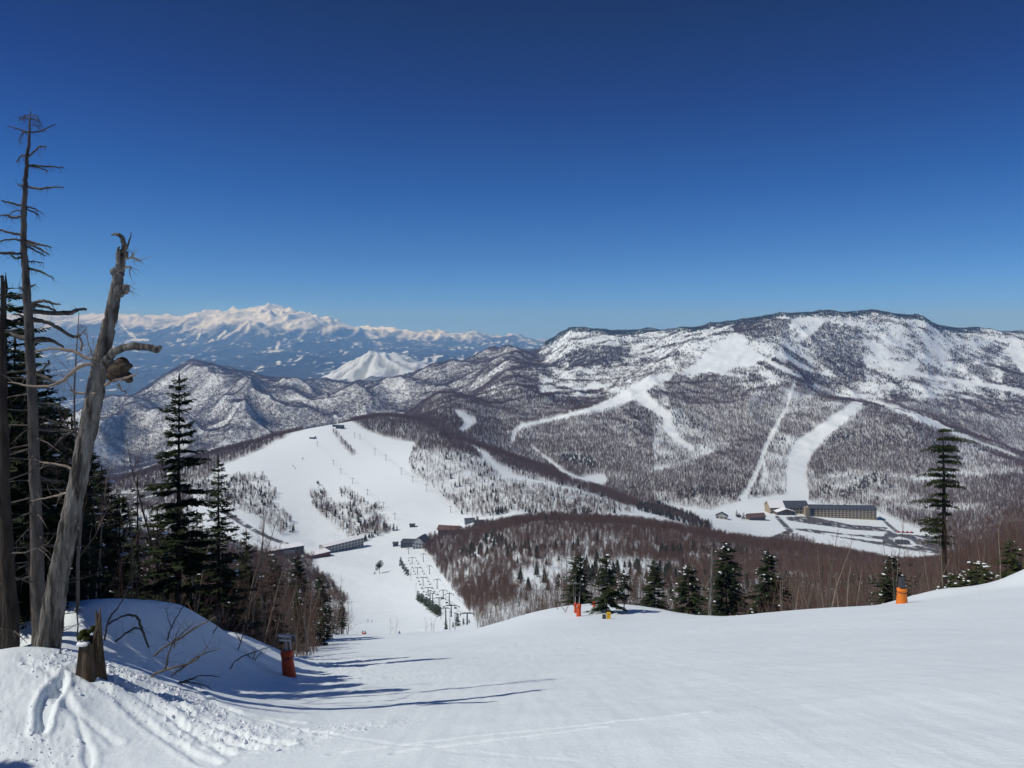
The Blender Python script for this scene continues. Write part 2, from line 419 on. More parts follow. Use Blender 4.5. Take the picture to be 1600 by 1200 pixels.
def poly_mask(P, jit=2.5, js=11.0, seed=0, y0=0, y1=1e9):
    P = np.array(P, float)
    bb0 = P.min(0) - 12; bb1 = P.max(0) + 12
    sel = VIS & (PXG > bb0[0]) & (PXG < bb1[0]) & (PYG > bb0[1]) & (PYG < bb1[1]) & (YG >= y0) & (YG <= y1)
    idx = np.nonzero(sel)
    x = PXG[idx] + jit * fbm(PXG[idx] / js, PYG[idx] / js, 3, 200 + seed)
    y = PYG[idx] + jit * .6 * fbm(PXG[idx] / js, PYG[idx] / js, 3, 300 + seed)
    ins = np.zeros(x.shape, bool)
    for (xa, ya), (xb, yb) in zip(P, np.roll(P, -1, 0)):
        c = ((ya > y) != (yb > y)) & (x < (xb - xa) * (y - ya) / (yb - ya + 1e-12) + xa)
        ins ^= c
    M = np.zeros(Z.shape, bool); M[idx] = ins
    return M

def stroke_mask(P, jit=1.5, seed=0, y0=0, y1=1e9):
    """P: (px, py, width px)"""
    P = np.array(P, float); wmax = P[:, 2].max()
    sel = VIS & (PXG > P[:, 0].min() - wmax) & (PXG < P[:, 0].max() + wmax) & (PYG > P[:, 1].min() - wmax) & (PYG < P[:, 1].max() + wmax) & (YG >= y0) & (YG <= y1)
    idx = np.nonzero(sel)
    x = PXG[idx] + jit * fbm(PXG[idx] / 9, PYG[idx] / 9, 3, 400 + seed); y = PYG[idx]
    ins = np.zeros(x.shape, bool)
    for a, b in zip(P[:-1], P[1:]):
        vx, vy = b[0] - a[0], b[1] - a[1]; L = vx * vx + vy * vy + 1e-9
        t = np.clip(((x - a[0]) * vx + (y - a[1]) * vy) / L, 0, 1)
        ins |= np.hypot(x - a[0] - t * vx, y - a[1] - t * vy) < (a[2] + t * (b[2] - a[2])) / 2
    M = np.zeros(Z.shape, bool); M[idx] = ins
    return M

clear = np.zeros(Z.shape, bool)
ISLE_A = [(300,752),(345,752),(375,742),(408,744),(432,772),(426,788),(447,803),(462,832),(440,838),(408,815),(380,800),(345,792),(310,790)]
ISLE_B = [(478,770),(505,768),(522,792),(545,790),(572,787),(600,798),(610,830),(572,850),(540,838),(508,812),(490,795)]
ISLE_C = [(528,768),(545,768),(572,784),(560,788),(532,780)]
hillrun = poly_mask([(300,770),(345,728),(400,705),(455,678),(480,669),(500,662),(520,659),(540,652),(548,659),(575,675),(610,686),(655,692),(642,705),(637,722),
                     (642,740),(662,757),(690,777),(706,790),(722,806),(745,815),(745,828),(690,836),(640,856),(600,862),(565,872),(480,872),(400,862),(300,830)], 3, 14, 1, 700, 1750)
isle = poly_mask(ISLE_A, 5, 9, 2, 800, 1600) | poly_mask(ISLE_B, 5, 9, 3, 800, 1600) | poly_mask(ISLE_C, 3, 9, 4, 800, 1600)
clear |= hillrun & ~isle
clear |= poly_mask([(490,875),(505,862),(560,866),(625,848),(645,845),(668,868),(690,902),(722,945),(745,975),(735,992),(500,996),(530,975),(542,940),(515,912),(486,890)], 3, 12, 5, 90, 1000)
near_p = ((YG < 135) & (XG > -11 - .16 * np.clip(YG - 35, 0, 999)) & (VIS | (YG < 58))) 
near_p &= ~((PXG > 760) & (S < runmax - .002) & (YG > 55))
clear |= near_p
RUNS = [([(738,699,4),(757,712,12),(775,735,12),(800,748,12),(840,757,9),(900,767,6),(950,784,5),(1000,800,6)], 900, 1500),
        ([(828,698,3),(855,720,5),(880,740,8),(903,752,12),(938,752,20)], 1300, 2100),
        ([(800,690,7),(803,676,8),(815,667,9),(860,657,7),(920,643,10),(960,630,16),(990,615,24),(1020,595,16),(1045,588,9)], 1700, 3000),
        ([(992,612,24),(1012,632,18),(1040,650,14),(1043,672,14),(1058,690,12),(1080,704,8)], 1600, 2900),
        ([(1240,600,5),(1228,640,5),(1210,670,6),(1196,700,8),(1182,740,8),(1168,768,10),(1160,780,12)], 1300, 2800),
        ([(1345,626,12),(1312,655,20),(1277,682,26),(1252,705,34),(1243,735,30),(1245,778,36)], 1300, 2500),
        ([(1190,720,4),(1196,745,8),(1190,755,4)], 1300, 2500),
        ([(1300,597,4),(1340,620,8),(1385,635,6),(1440,655,12),(1470,668,10),(1520,690,6),(1590,715,5)], 1700, 2600),
        ([(1128,540,14),(1150,536,10),(1185,558,9),(1225,580,7),(1250,590,5)], 2300, 3300),
        ([(1290,500,6),(1262,520,14),(1245,532,10)], 2500, 3700), ([(1242,502,8),(1236,514,8)], 2500, 3700),
        ([(1400,582,8),(1440,588,8),(1500,598,9),(1560,606,9),(1610,618,10)], 2300, 3700),
        ([(1380,572,14),(1430,572,10)], 2300, 3700),
        ([(1585,545,22),(1600,575,20)], 2300, 4300),
        ([(715,645,10),(735,660,16),(722,672,10)], 1700, 2600), ([(800,540,5),(830,530,5)], 3500, 5000)]
for k_, (P, a, b) in enumerate(RUNS): clear |= stroke_mask(P, 1.5, k_, a, b)
clear |= poly_mask([(1065,584),(1095,560),(1112,540),(1148,522),(1166,530),(1158,545),(1195,565),(1170,572),(1135,580),(1105,585)], 5, 9, 7, 2300, 3300)
clear |= poly_mask([(1040,788),(1110,797),(1150,785),(1185,778),(1230,772),(1262,782),(1290,792),(1372,800),(1400,812),(1450,832),(1490,872),(1430,884),(1350,874),
                    (1290,858),(1235,838),(1185,852),(1100,838),(1060,812),(1030,800)], 4, 14, 8, 850, 1500)
clear |= poly_mask([(745,812),(800,800),(860,806),(940,806),(1000,800),(1060,812),(1100,835),(960,816),(850,816),(745,822)], 4, 14, 9, 780, 1300)
# asphalt: access road left of the hill, road and parking at the hotel
road = stroke_mask([(352,800,7),(370,812,7),(400,830,6),(425,842,5),(450,851,5)], .3, 0, 800, 1200)
road |= poly_mask([(190,772),(290,758),(300,764),(255,778),(240,790),(180,792)], 6, 9, 12, 800, 1500)
road |= stroke_mask([(1180,858,5),(1205,842,6),(1235,830,7),(1222,816,6),(1214,808,5)], .5, 0, 850, 1300)
road |= poly_mask([(1228,808),(1262,806),(1330,820),(1386,824),(1384,831),(1330,827),(1262,818),(1232,813)], .6, 9, 13, 900, 1300)
road |= poly_mask([(1232,826),(1262,826),(1320,834),(1380,838),(1386,828),(1402,834),(1462,838),(1490,842),(1488,868),(1440,862),(1400,856),(1340,845),(1270,832)], .8, 9, 14, 850, 1300)
road |= stroke_mask([(1375,808,3),(1400,830,5)], .3, 0, 900, 1400)
isl = poly_mask([(1394,842),(1404,838),(1420,842),(1434,852),(1420,855),(1404,852)], .3, 9, 15, 850, 1300) | stroke_mask([(1290,834,3),(1340,840,4),(1378,845,4)], 2.0, 21, 850, 1300) | stroke_mask([(1320,830,2),(1378,834,3)], 1.5, 23, 850, 1300)
road &= ~isl
clear |= road | isl

# density of the bare forest and of the conifers, 0..1, on every terrain vertex
n1 = fbm(XG / 90, YG / 90, 4, 500); n2 = fbm(XG / 260, YG / 260, 4, 510); n3 = fbm(XG / 30, YG / 30, 3, 520)
dec = np.clip(.9 + .9 * n1, .2, 1)
con = np.clip(.05 + .9 * (n2 - .12), .012, .5)
knoll = (PXG > 625) & (PXG < 1010) & (PYG > 700) & (PYG < 815) & (YG > 950) & (YG < 1330) & VIS
dec = np.where(knoll, .30 + .5 * n3, dec); con = np.where(knoll, .04 + .5 * np.clip(n1 - .1, 0, 1), con)
sidehill = (PXG > 1020) & (YG > 1350) & (YG < 2400) & VIS
dec = np.where(sidehill, np.clip(.40 + .9 * n1 + .3 * n3, .08, 1), dec)
ridge_ = (PXG > 800) & (YG > 300) & (YG < 560) & VIS
dec = np.where(ridge_, np.clip(.50 + 1.5 * n1 + .9 * n3, .04, 1), dec)
upper = (PXG > 820) & (YG > 2450) & (PYG < 625)
highm = sstep(-180, 60, Z) * upper
dec = np.where(upper, np.clip(.26 + 1.6 * n1 - .45 * highm, 0.02, 1), dec)
con = np.where(upper, np.clip(.16 + .9 * n1 + .5 * n2 + .35 * sstep(498, 492, PYG), .02, 1), con)
top_ = np.where(VIS & (YG < 4700) & (YG > 2500), S, -9).max(axis=0)[None, :]
rim = upper & VIS & (S > top_ - .0065 - .003 * n1) & (PXG > 850) & (PXG < 1530)
con *= np.where(upper, .85, 1); con = np.where(rim, 1.0, con)
for k_, P in enumerate([[(1285,505),(1345,515),(1352,600),(1305,592),(1268,550),(1236,534),(1262,512)], [(1140,512),(1200,498),(1235,500),(1225,520),(1180,530),(1150,522)], [(1175,548),(1240,575),(1330,600),(1300,606),(1225,592),(1180,570)],
                        [(965,585),(1010,578),(1075,560),(1120,548),(1110,556),(1040,580),(985,594)], [(880,555),(930,540),(985,545),(975,565),(920,575),(885,575)], [(1560,570),(1600,580),(1600,640),(1570,620)]]):
    m_ = poly_mask(P, 7, 12, 40 + k_, 2200, 4600); con = np.where(m_, np.maximum(con, .48 + .7 * n3), con); dec = np.where(m_, .8, dec)
snowface = poly_mask([(930,600),(960,575),(1060,558),(1110,545),(1080,575),(1020,595),(970,605)], 4, 9, 31, 2300, 4000)
dec = np.where(snowface, np.clip(.3 + .8 * n3, .05, 1), dec); con = np.where(snowface, .02, con)
greyf = (PXG < 840) & (YG > 2600)
dec = np.where(greyf, np.clip(.8 + 1.2 * n2, .2, 1), dec); con = np.where(greyf, np.clip(.02 + .8 * (n2 - .1), 0, .3), con)
for k_, P in enumerate([[(1035,598),(1110,585),(1150,600),(1215,660),(1195,715),(1150,700),(1080,660),(1045,630)], [(1262,720),(1300,680),(1350,640),(1420,652),(1480,690),(1500,730),(1420,745),(1330,735),(1268,750)],
                        [(1160,690),(1200,700),(1180,770),(1130,775),(1020,770),(1000,745),(1080,725)], [(1225,645),(1300,640),(1330,632),(1280,670),(1215,690)], [(700,640),(780,612),(880,620),(960,625),(880,650),(790,680),(760,660)],
                        [(830,690),(900,680),(920,700),(860,712)], [(1400,760),(1600,740),(1600,790),(1460,790)]]):
    m_ = poly_mask(P, 9, 16, 60 + k_, 1250, 3000); dec = np.where(m_, np.clip(.95 + .5 * n3, .6, 1), dec)
# dark ribbons of forest seen edge on along the crests
dd = [([(1330,612,7),(1400,638,9),(1480,668,14),(1560,705,18),(1640,740,20)], 1700, 2600, 1.0, .0), ([(750,700,16),(840,735,18),(930,770,16),(1000,792,8)], 1100, 1800, 1.0, .05),
      ([(1060,600,30),(1130,640,40),(1190,690,30)], 1700, 2700, 1.0, .02), ([(1400,680,60),(1330,700,40),(1470,700,50)], 1500, 2300, 1.0, .0),
      ([(1310,560,28),(1320,585,24),(1290,560,16)], 2300, 3600, .8, .75), ([(1190,640,36),(1210,610,16)], 1700, 2900, .9, .1),
      ([(1030,790,10),(1075,808,18),(1105,825,10)], 850, 1400, .3, .9), ([(880,715,10),(925,725,16)], 1500, 2200, .4, .8), ([(560,675,10),(650,690,10)], 1400, 1900, 1, 0.0),
      ([(715,862,14),(745,868,18),(775,850,16),(800,862,12)], 350, 720, .5, .55), ([(755,848,10),(770,842,10)], 350, 720, .5, .6), ([(1030,868,12),(1100,862,12),(1160,868,10)], 300, 800, .6, .4), ([(815,862,10),(840,870,10)], 300, 700, .6, .4),
      ([(766,803,9),(800,806,11)], 850, 1150, .5, .9), ([(822,805,7),(850,806,7)], 850, 1150, .3, .8), ([(890,806,6),(905,808,6)], 850, 1150, .3, .9), ([(1195,800,4),(1212,812,5)], 900, 1400, .2, .5),
      ([(1285,765,14),(1320,775,12),(1370,745,16),(1390,760,12)], 1300, 1900, .5, .4), ([(1060,775,10),(1150,765,16),(1185,740,16)], 1300, 1900, .9, .35), ([(690,680,8),(705,688,6)], 1200, 1600, .8, .5)]
for k_, (P, a, b, dv, cv) in enumerate(dd):
    m_ = stroke_mask(P, 6, 50 + k_, a, b); dec = np.where(m_, dv, dec); con = np.where(m_, np.maximum(con, cv), con)
m_ = stroke_mask([(522,677,3),(535,694,5),(551,710,5)], 1, 90, 1000, 1900); dec = np.where(m_, .9, dec); clear &= ~m_
dec = np.where(isle, np.clip(.34 + 1.2 * n3, .05, 1), dec); con = np.where(isle, np.clip(.16 + .5 * fbm(XG / 24, YG / 24, 2, 530), .0, 1), con)
open_low = (PXG < 480) & (YG > 780) & (YG < 1060) & (PYG < 835)
dec = np.where(open_low, .3, dec); con = np.where(open_low, .06, con)
bl = (YG > 6000)
dec = np.where(clear | bl, 0, dec); con = np.where(clear | bl, 0, con)
for k_, P in enumerate([[(998,794,9),(1030,800,13),(1072,812,17),(1106,826,11)], [(1150,806,3),(1162,812,4)]]):
    m_ = stroke_mask(P, 5, 95 + k_, 850, 1400); con = np.where(m_, .95, con); dec = np.where(m_, .3, dec)
dec = np.clip(dec, 0, 1); con = np.clip(con, 0, 1)

# far country: dark woods between white fields, snow above the tree line
cover = np.zeros(Z.shape)
brush = np.clip(dec, 0, 1) * sstep(300, 1300, YG) * (.34 + .04 * sstep(2400, 3300, YG) * (PXG < 840)) * np.clip(.8 + 1.1 * n3, .2, 1.4) * (1 - .75 * highm)
fn = fbm(XG / 900, YG / 1500, 5, 600); fn2 = fbm(XG / 240, YG / 500, 4, 610)
valley_ = sstep(6200, 7000, YG)
patch = sstep(.22, .34, .7 * fn + .75 * fbm(XG / 130, YG / 420, 4, 611) - .05 + .16 * sstep(560, 760, PXG) * sstep(17000, 13000, YG))
cover = valley_ * (1 - .85 * patch)
line = sstep(40, 520, 170 * massif - 40 + 330 * sstep(500, 600, PXG) + Z + 260 * fn + 520 * (ridged(XG / 520, YG / 2600, 4, 615) - .42) - 60 * (PXG < 300))
cover = np.where(YG > 13000, cover * (1 - line), cover)
conehill = np.exp(-rr ** 2 / .9) * (YG > 5500)
cover = np.where((rr < 1.2) & (YG > 5500), .16 + .45 * sstep(.05, .6, -ribs + .8 * fn2 + .7 * fbm(XG / 60, YG / 160, 3, 620)), cover)
for P in ([(305,512,3),(335,502,5),(352,503,3)], [(312,522,3),(308,530,3)], [(340,528,3),(352,518,4)], [(432,545,4),(436,535,5)], [(205,520,3),(212,530,3)],
          [(205,531,3),(232,531,3)], [(188,505,2),(205,525,2)], [(575,520,3),(590,528,3)]):
    cover = np.where(stroke_mask(P, 1.0, 80, 9000, 40000), 0.0, cover)

# ------------------------------------------------------------------ snow / ground material
def terrain_mat():
    m = bpy.data.materials.new('snow'); m.use_nodes = True
    nt = m.node_tree; b = nt.nodes['Principled BSDF']; L = nt.links.new
    b.inputs['Roughness'].default_value = .65; b.inputs['Specular IOR Level'].default_value = .25
    g = nt.nodes.new('ShaderNodeNewGeometry')
    ar = nt.nodes.new('ShaderNodeAttribute'); ar.attribute_name = 'road'
    ac = nt.nodes.new('ShaderNodeAttribute'); ac.attribute_name = 'cover'
    n = nt.nodes.new('ShaderNodeTexNoise'); n.inputs['Scale'].default_value = .35; n.inputs['Detail'].default_value = 6
    L(g.outputs['Position'], n.inputs['Vector'])
    c0 = nt.nodes.new('ShaderNodeMix'); c0.data_type = 'RGBA'
    c0.inputs[6].default_value = (.77, .845, .87, 1); c0.inputs[7].default_value = (.83, .90, .92, 1)
    L(n.outputs[0], c0.inputs[0])
    n4 = nt.nodes.new('ShaderNodeTexNoise'); n4.inputs['Scale'].default_value = .25; n4.inputs['Detail'].default_value = 5
    L(g.outputs['Position'], n4.inputs['Vector'])
    rc = nt.nodes.new('ShaderNodeMix'); rc.data_type = 'RGBA'
    rc.inputs[6].default_value = (.06, .057, .055, 1); rc.inputs[7].default_value = (.15, .145, .14, 1)
    L(n4.outputs[0], rc.inputs[0])
    c1 = nt.nodes.new('ShaderNodeMix'); c1.data_type = 'RGBA'
    L(ar.outputs['Fac'], c1.inputs[0]); L(c0.outputs[2], c1.inputs[6]); L(rc.outputs[2], c1.inputs[7])
    c2 = nt.nodes.new('ShaderNodeMix'); c2.data_type = 'RGBA'
    L(ac.outputs['Fac'], c2.inputs[0]); L(c1.outputs[2], c2.inputs[6]); c2.inputs[7].default_value = (.035, .036, .038, 1)
    c3 = nt.nodes.new('ShaderNodeMix'); c3.data_type = 'RGBA'
    ab = nt.nodes.new('ShaderNodeAttribute'); ab.attribute_name = 'brush'
    L(ab.outputs['Fac'], c3.inputs[0]); L(c2.outputs[2], c3.inputs[6]); c3.inputs[7].default_value = (.17, .115, .092, 1)
    L(c3.outputs[2], b.inputs['Base Color'])
    n3 = nt.nodes.new('ShaderNodeTexNoise'); n3.inputs['Scale'].default_value = 14; n3.inputs['Detail'].default_value = 5
    L(g.outputs['Position'], n3.inputs['Vector'])
    n5 = nt.nodes.new('ShaderNodeTexNoise'); n5.inputs['Scale'].default_value = 2.2; n5.inputs['Detail'].default_value = 3
    L(g.outputs['Position'], n5.inputs['Vector'])
    bp = nt.nodes.new('ShaderNodeBump'); bp.inputs['Strength'].default_value = .6; bp.inputs['Distance'].default_value = .018
    bq = nt.nodes.new('ShaderNodeBump'); bq.inputs['Strength'].default_value = .35; bq.inputs['Distance'].default_value = .06
    L(n3.outputs[0], bp.inputs['Height']); L(n5.outputs[0], bq.inputs['Height']); L(bq.outputs[0], bp.inputs['Normal'])
    L(bp.outputs[0], b.inputs['Normal'])
    return m
M_SNOW = terrain_mat()
roadf = road.astype(np.float32) * (1 - .8 * sstep(.20, .34, fbm(XG / 9, YG / 26, 3, 630)))

def terrain_obj(name, r0, r1, label, cat=None):
    zz = Z[r0:r1]; n, m = zz.shape
    V = np.stack([XG[r0:r1].ravel(), YG[r0:r1].ravel(), zz.ravel()], 1)
    idx = np.arange(n * m).reshape(n, m)
    F = np.stack([idx[:-1, :-1], idx[:-1, 1:], idx[1:, 1:], idx[1:, :-1]], -1).reshape(-1, 4)
    me = mesh_np(name, V, F, [M_SNOW], smooth=True)
    for nm, A in (('road', roadf), ('cover', cover), ('brush', brush)):
        at = me.attributes.new(nm, 'FLOAT', 'POINT'); at.data.foreach_set('value', A[r0:r1].astype(np.float32).ravel())
    o = obj(name, me); tag(o, label, cat, None, 'structure'); return o
ra, rb, rc_ = len(rows_a), len(rows_a) + len(rows_b), NR
terrain_obj('ski_slope', 0, ra + 30, 'smooth groomed snow slope falling away from the viewer')
terrain_obj('snowy_hills', ra + 29, rb, 'snowy hills and wooded ridges beyond the ski slope')
terrain_obj('distant_mountains', rb - 1, NR, 'far snow mountains and dark valley country fading to blue')

# ------------------------------------------------------------------ air
hz_top, hz_bot = float(Z.max()) + 60, float(Z.min()) - 1.5
bm = bmesh.new(); bmesh.ops.create_cube(bm, size=1)
for v in bm.verts: v.co = Vector((v.co.x * 130000, 18000 + v.co.y * 44000, (hz_top + hz_bot) / 2 + v.co.z * (hz_top - hz_bot)))
me = bpy.data.meshes.new('haze'); bm.to_mesh(me); bm.free()
hz = obj('haze', me); tag(hz, 'thin blue mountain air filling the whole view', None, None, 'stuff')
hm = bpy.data.materials.new('haze'); hm.use_nodes = True; hm.node_tree.nodes.clear()
pv = hm.node_tree.nodes.new('ShaderNodeVolumePrincipled'); ho = hm.node_tree.nodes.new('ShaderNodeOutputMaterial')
pv.inputs['Color'].default_value = (.21, .50, 1.0, 1)
pv.inputs['Absorption Color'].default_value = (1, 1, 1, 1)
pv.inputs['Density'].default_value = 5.5e-5
pv.inputs['Anisotropy'].default_value = 0.0
hm.node_tree.links.new(pv.outputs[0], ho.inputs['Volume'])
me.materials.append(hm)
# ------------------------------------------------------------------ mesh builders
class MB:
    def __init__(s): s.V = []; s.F = []; s.n = 0
    def add(s, V, F):
        V = np.asarray(V, float).reshape(-1, 3); F = np.asarray(F, int).reshape(-1, 3)
        s.V.append(V); s.F.append(F + s.n); s.n += len(V)
    def tube(s, P, Rr, n=5, cap=True, seed=None, rough=0.0, fur=0.0):
        ph = [random.uniform(-1, 1) for _ in range(n)]
        P = [Vector(p) for p in P]; m = len(P); ring = []
        up = Vector((0.11, 1, 0.07)).normalized()
        for i in range(m):
            d = (P[min(i + 1, m - 1)] - P[max(i - 1, 0)]).normalized()
            a = d.cross(up if abs(d.dot(up)) < .985 else Vector((1, 0, 0))).normalized(); b = d.cross(a)
            for k in range(n):
                t = 2 * math.pi * k / n; r = Rr[i]
                if fur: r *= 1 + fur * (ph[k] * .7 + ph[(k * 5 + i // 3) % n] * .45) 
                if rough: r *= 1 + rough * (random.random() - .5) * 2
                ring.append(P[i] + (a * math.cos(t) + b * math.sin(t)) * r)
        F = []
        for i in range(m - 1):
            for k in range(n):
                q = (i * n + k, i * n + (k + 1) % n, (i + 1) * n + (k + 1) % n, (i + 1) * n + k)
                F += [(q[0], q[1], q[2]), (q[0], q[2], q[3])]
        if cap:
            for base in (0, (m - 1) * n):
                for k in range(1, n - 1): F.append((base, base + k, base + k + 1))
        s.add([tuple(v) for v in ring], F)
    def sliver(s, a, b, w):
        a = Vector(a); b = Vector(b); d = (b - a)
        c = d.cross(Vector((random.uniform(-1, 1), random.uniform(-1, 1), random.uniform(-1, 1))))
        if c.length < 1e-6: c = Vector((1, 0, 0))
        c = c.normalized() * w * .5
        s.add([a + c, a - c, b], [(0, 1, 2)])
    def leaf(s, a, b, w, nrm=None):
        a = Vector(a); b = Vector(b); d = b - a
        c = d.cross(nrm if nrm is not None else Vector((0, 0, 1)))
        if c.length < 1e-6: c = Vector((1, 0, 0))
        c = c.normalized() * w * .5; m = a + d * .45
        s.add([a, m + c, b, m - c], [(0, 1, 2), (0, 2, 3)])
    def box(s, c, d, rz=0.0):
        x, y, z = d[0] / 2, d[1] / 2, d[2] / 2; V = []
        for sx in (-1, 1):
            for sy in (-1, 1):
                for sz in (-1, 1):
                    X, Y_ = sx * x, sy * y
                    V.append((c[0] + X * math.cos(rz) - Y_ * math.sin(rz), c[1] + X * math.sin(rz) + Y_ * math.cos(rz), c[2] + sz * z))
        F = [(0, 1, 3), (0, 3, 2), (4, 6, 7), (4, 7, 5), (0, 4, 5), (0, 5, 1), (2, 3, 7), (2, 7, 6), (0, 2, 6), (0, 6, 4), (1, 5, 7), (1, 7, 3)]
        s.add(V, F)
    def blob(s, c, r, sq=(1, 1, 1), n=1, jit=.2):
        bm = bmesh.new(); bmesh.ops.create_icosphere(bm, subdivisions=n, radius=1)
        V = [(c[0] + v.co.x * r * sq[0] * (1 + random.uniform(-jit, jit)), c[1] + v.co.y * r * sq[1] * (1 + random.uniform(-jit, jit)), c[2] + v.co.z * r * sq[2] * (1 + random.uniform(-jit, jit))) for v in bm.verts]
        F = [[v.index for v in f.verts] for f in bm.faces]; bm.free(); s.add(V, F)
    def mesh(s, name, mats, smooth=False):
        if not s.V: return bpy.data.meshes.new(name)
        return mesh_np(name, np.concatenate(s.V), np.concatenate(s.F), mats if isinstance(mats, (list, tuple)) else [mats], smooth)

M_BARK = mat('bark', (.105, .088, .075), .9, .1, ((3, 3, .7), (.20, .175, .15), .5), ((9, 9, 1.6), .8, .03))
M_BARKDK = mat('dark_bark', (.022, .018, .016), .9, .1, ((8, 8, 1.6), (.062, .052, .045), .3), ((20, 20, 3), 1.0, .06))
M_DEAD = mat('weathered_wood', (.25, .235, .21), .88, .15, ((9, 9, 1.6), (.055, .049, .043), .24), ((26, 26, 3.0), 1.0, .09))
M_DEADDK = mat('grey_dead_wood', (.06, .052, .046), .9, .1, ((8, 8, 1.5), (.15, .135, .12), .3), ((18, 18, 3), .9, .02))
M_STUMP = mat('rotten_wood', (.125, .098, .072), .9, .1, ((14, 14, 1.4), (.035, .025, .018), .5), ((26, 26, 3), 1.0, .04))
M_TWIG = mat_variants('twigs', (.125, .078, .062), (.20, .135, .11))
M_TWIGRED = mat_variants('red_twigs', (.115, .066, .048), (.17, .11, .085))
M_PALEBARK = mat('pale_birch_bark', (.36, .30, .24), .8, .2, ((2, 2, 5), (.16, .12, .09), .5))
M_FARTREE = mat_variants('bare_wood_far', (.115, .064, .047), (.18, .12, .095))
M_FIR = mat_variants('fir_needles', (.016, .027, .012), (.050, .066, .026))
M_PINE = mat_variants('pine_needles', (.030, .046, .016), (.075, .088, .030))
M_FIRFAR = mat_variants('fir_far', (.022, .032, .022), (.045, .055, .035))
M_WSNOW = mat('clean_snow', (.84, .86, .89), .7, .2)

def rv(a=1.0): return Vector((random.uniform(-a, a), random.uniform(-a, a), random.uniform(-a, a)))

def far_bare(ntw, h, spread, w, cl=0, bush=False):
    m = MB()
    offs = [(0, 0)] if not cl else [(random.uniform(-cl, cl), random.uniform(-cl, cl)) for _ in range(4)]
    for ox, oy in offs:
        hh = h * random.uniform(.8, 1.15); b = Vector((ox, oy, -.6)); t = Vector((ox + random.uniform(-.5, .5), oy, hh))
        m.tube([b, b.lerp(t, .6), t], [w * 1.0, w * .75, w * .2], 3, False)
        for i in range(ntw // len(offs)):
            f = random.uniform(.22, .95); a = b.lerp(t, f); an = random.uniform(0, 6.283); L = (1 - f * .55) * spread * random.uniform(.6, 1.1)
            e = a + Vector((math.cos(an) * L, math.sin(an) * L, L * random.uniform(.5, 1.5)))
            m.sliver(a, e, w * 1.1)
            for _ in range(2):
                q = a.lerp(e, random.uniform(.3, .8)); m.sliver(q, q + (e - a) * .5 + rv(L * .4), w * .9)
    return m

def far_fir(h, r, lay=7, cl=0):
    m = MB()
    for ox, oy in ([(0, 0)] if not cl else [(random.uniform(-cl, cl), random.uniform(-cl, cl)) for _ in range(3)]):
        hh = h * random.uniform(.75, 1.1)
        m.tube([(ox, oy, -.5), (ox, oy, hh * .9)], [r * .08, .03], 3, False)
        for i in range(lay):
            z = hh * (.12 + .88 * i / lay); rr_ = r * (1 - i / lay) ** .8 * random.uniform(.8, 1.15) + .12; dz = hh / lay * 1.5
            k = 7; ph = random.uniform(0, 6)
            V = [(ox, oy, z + dz)]
            for q in range(k * 2):
                a = ph + q * math.pi / k; s_ = rr_ * (1.0 if q % 2 else .45) * random.uniform(.75, 1.2)
                V.append((ox + math.cos(a) * s_, oy + math.sin(a) * s_, z + (0 if q % 2 else dz * .25) - random.uniform(0, .2)))
            m.add(V, [(0, 1 + q, 1 + (q + 1) % (k * 2)) for q in range(k * 2)])
    return m

def near_bare(h, seed, lean=0.0, depth=4, spread=.42, rt=None, fine=1.0):
    """trunk and branches of a leafless tree"""
    random.seed(seed); T = MB(); B = MB()
    rt = rt or h * .0065
    P = [Vector((0, 0, -.6))]; n = 9; d = Vector((lean, random.uniform(-.05, .05), 1)).normalized()
    for i in range(n):
        d = (d + rv(.09) + Vector((0, 0, .05))).normalized(); P.append(P[-1] + d * (h * .95 + .6) / n)
    Rr = [rt * (1 - i / n) ** .8 + .008 for i in range(n + 1)]
    T.tube(P, Rr, 6)
    def grow(a, d, L, r, lv):
        pts = [a]; k = 4
        for i in range(k):
            d = (d + rv(.20) + Vector((0, 0, .10))).normalized(); pts.append(pts[-1] + d * L / k)
        if r > .006: B.tube(pts, [r * (1 - .8 * i / k) for i in range(k + 1)], 3, False)
        else:
            for q in range(k): B.sliver(pts[q], pts[min(q + 1, k)] + (pts[min(q + 1, k)] - pts[q]) * .3, r * 2.4)
        if lv <= 0: return
        for i in range(int((4 if lv > 1 else 5) * fine)):
            f = random.uniform(.25, 1); q = pts[0].lerp(pts[-1], f) if False else pts[min(k, int(f * k))]
            nd = (d + rv(.75) + Vector((0, 0, .25))).normalized()
            grow(q, nd, L * random.uniform(.4, .62), r * .5, lv - 1)
    nb = int(h * 1.7)
    for i in range(nb):
        f = .22 + .76 * (i + random.random()) / nb; q = min(n - 1, int(f * n)); a = P[q].lerp(P[q + 1], f * n - q)
        an = random.uniform(0, 6.283); up = random.uniform(.5, 1.2)
        grow(a, Vector((math.cos(an), math.sin(an), up)).normalized(), h * spread * (1.12 - f) * random.uniform(.6, 1.1), max(.010, rt * .42 * (1.1 - f)), depth - 2)
    return T, B

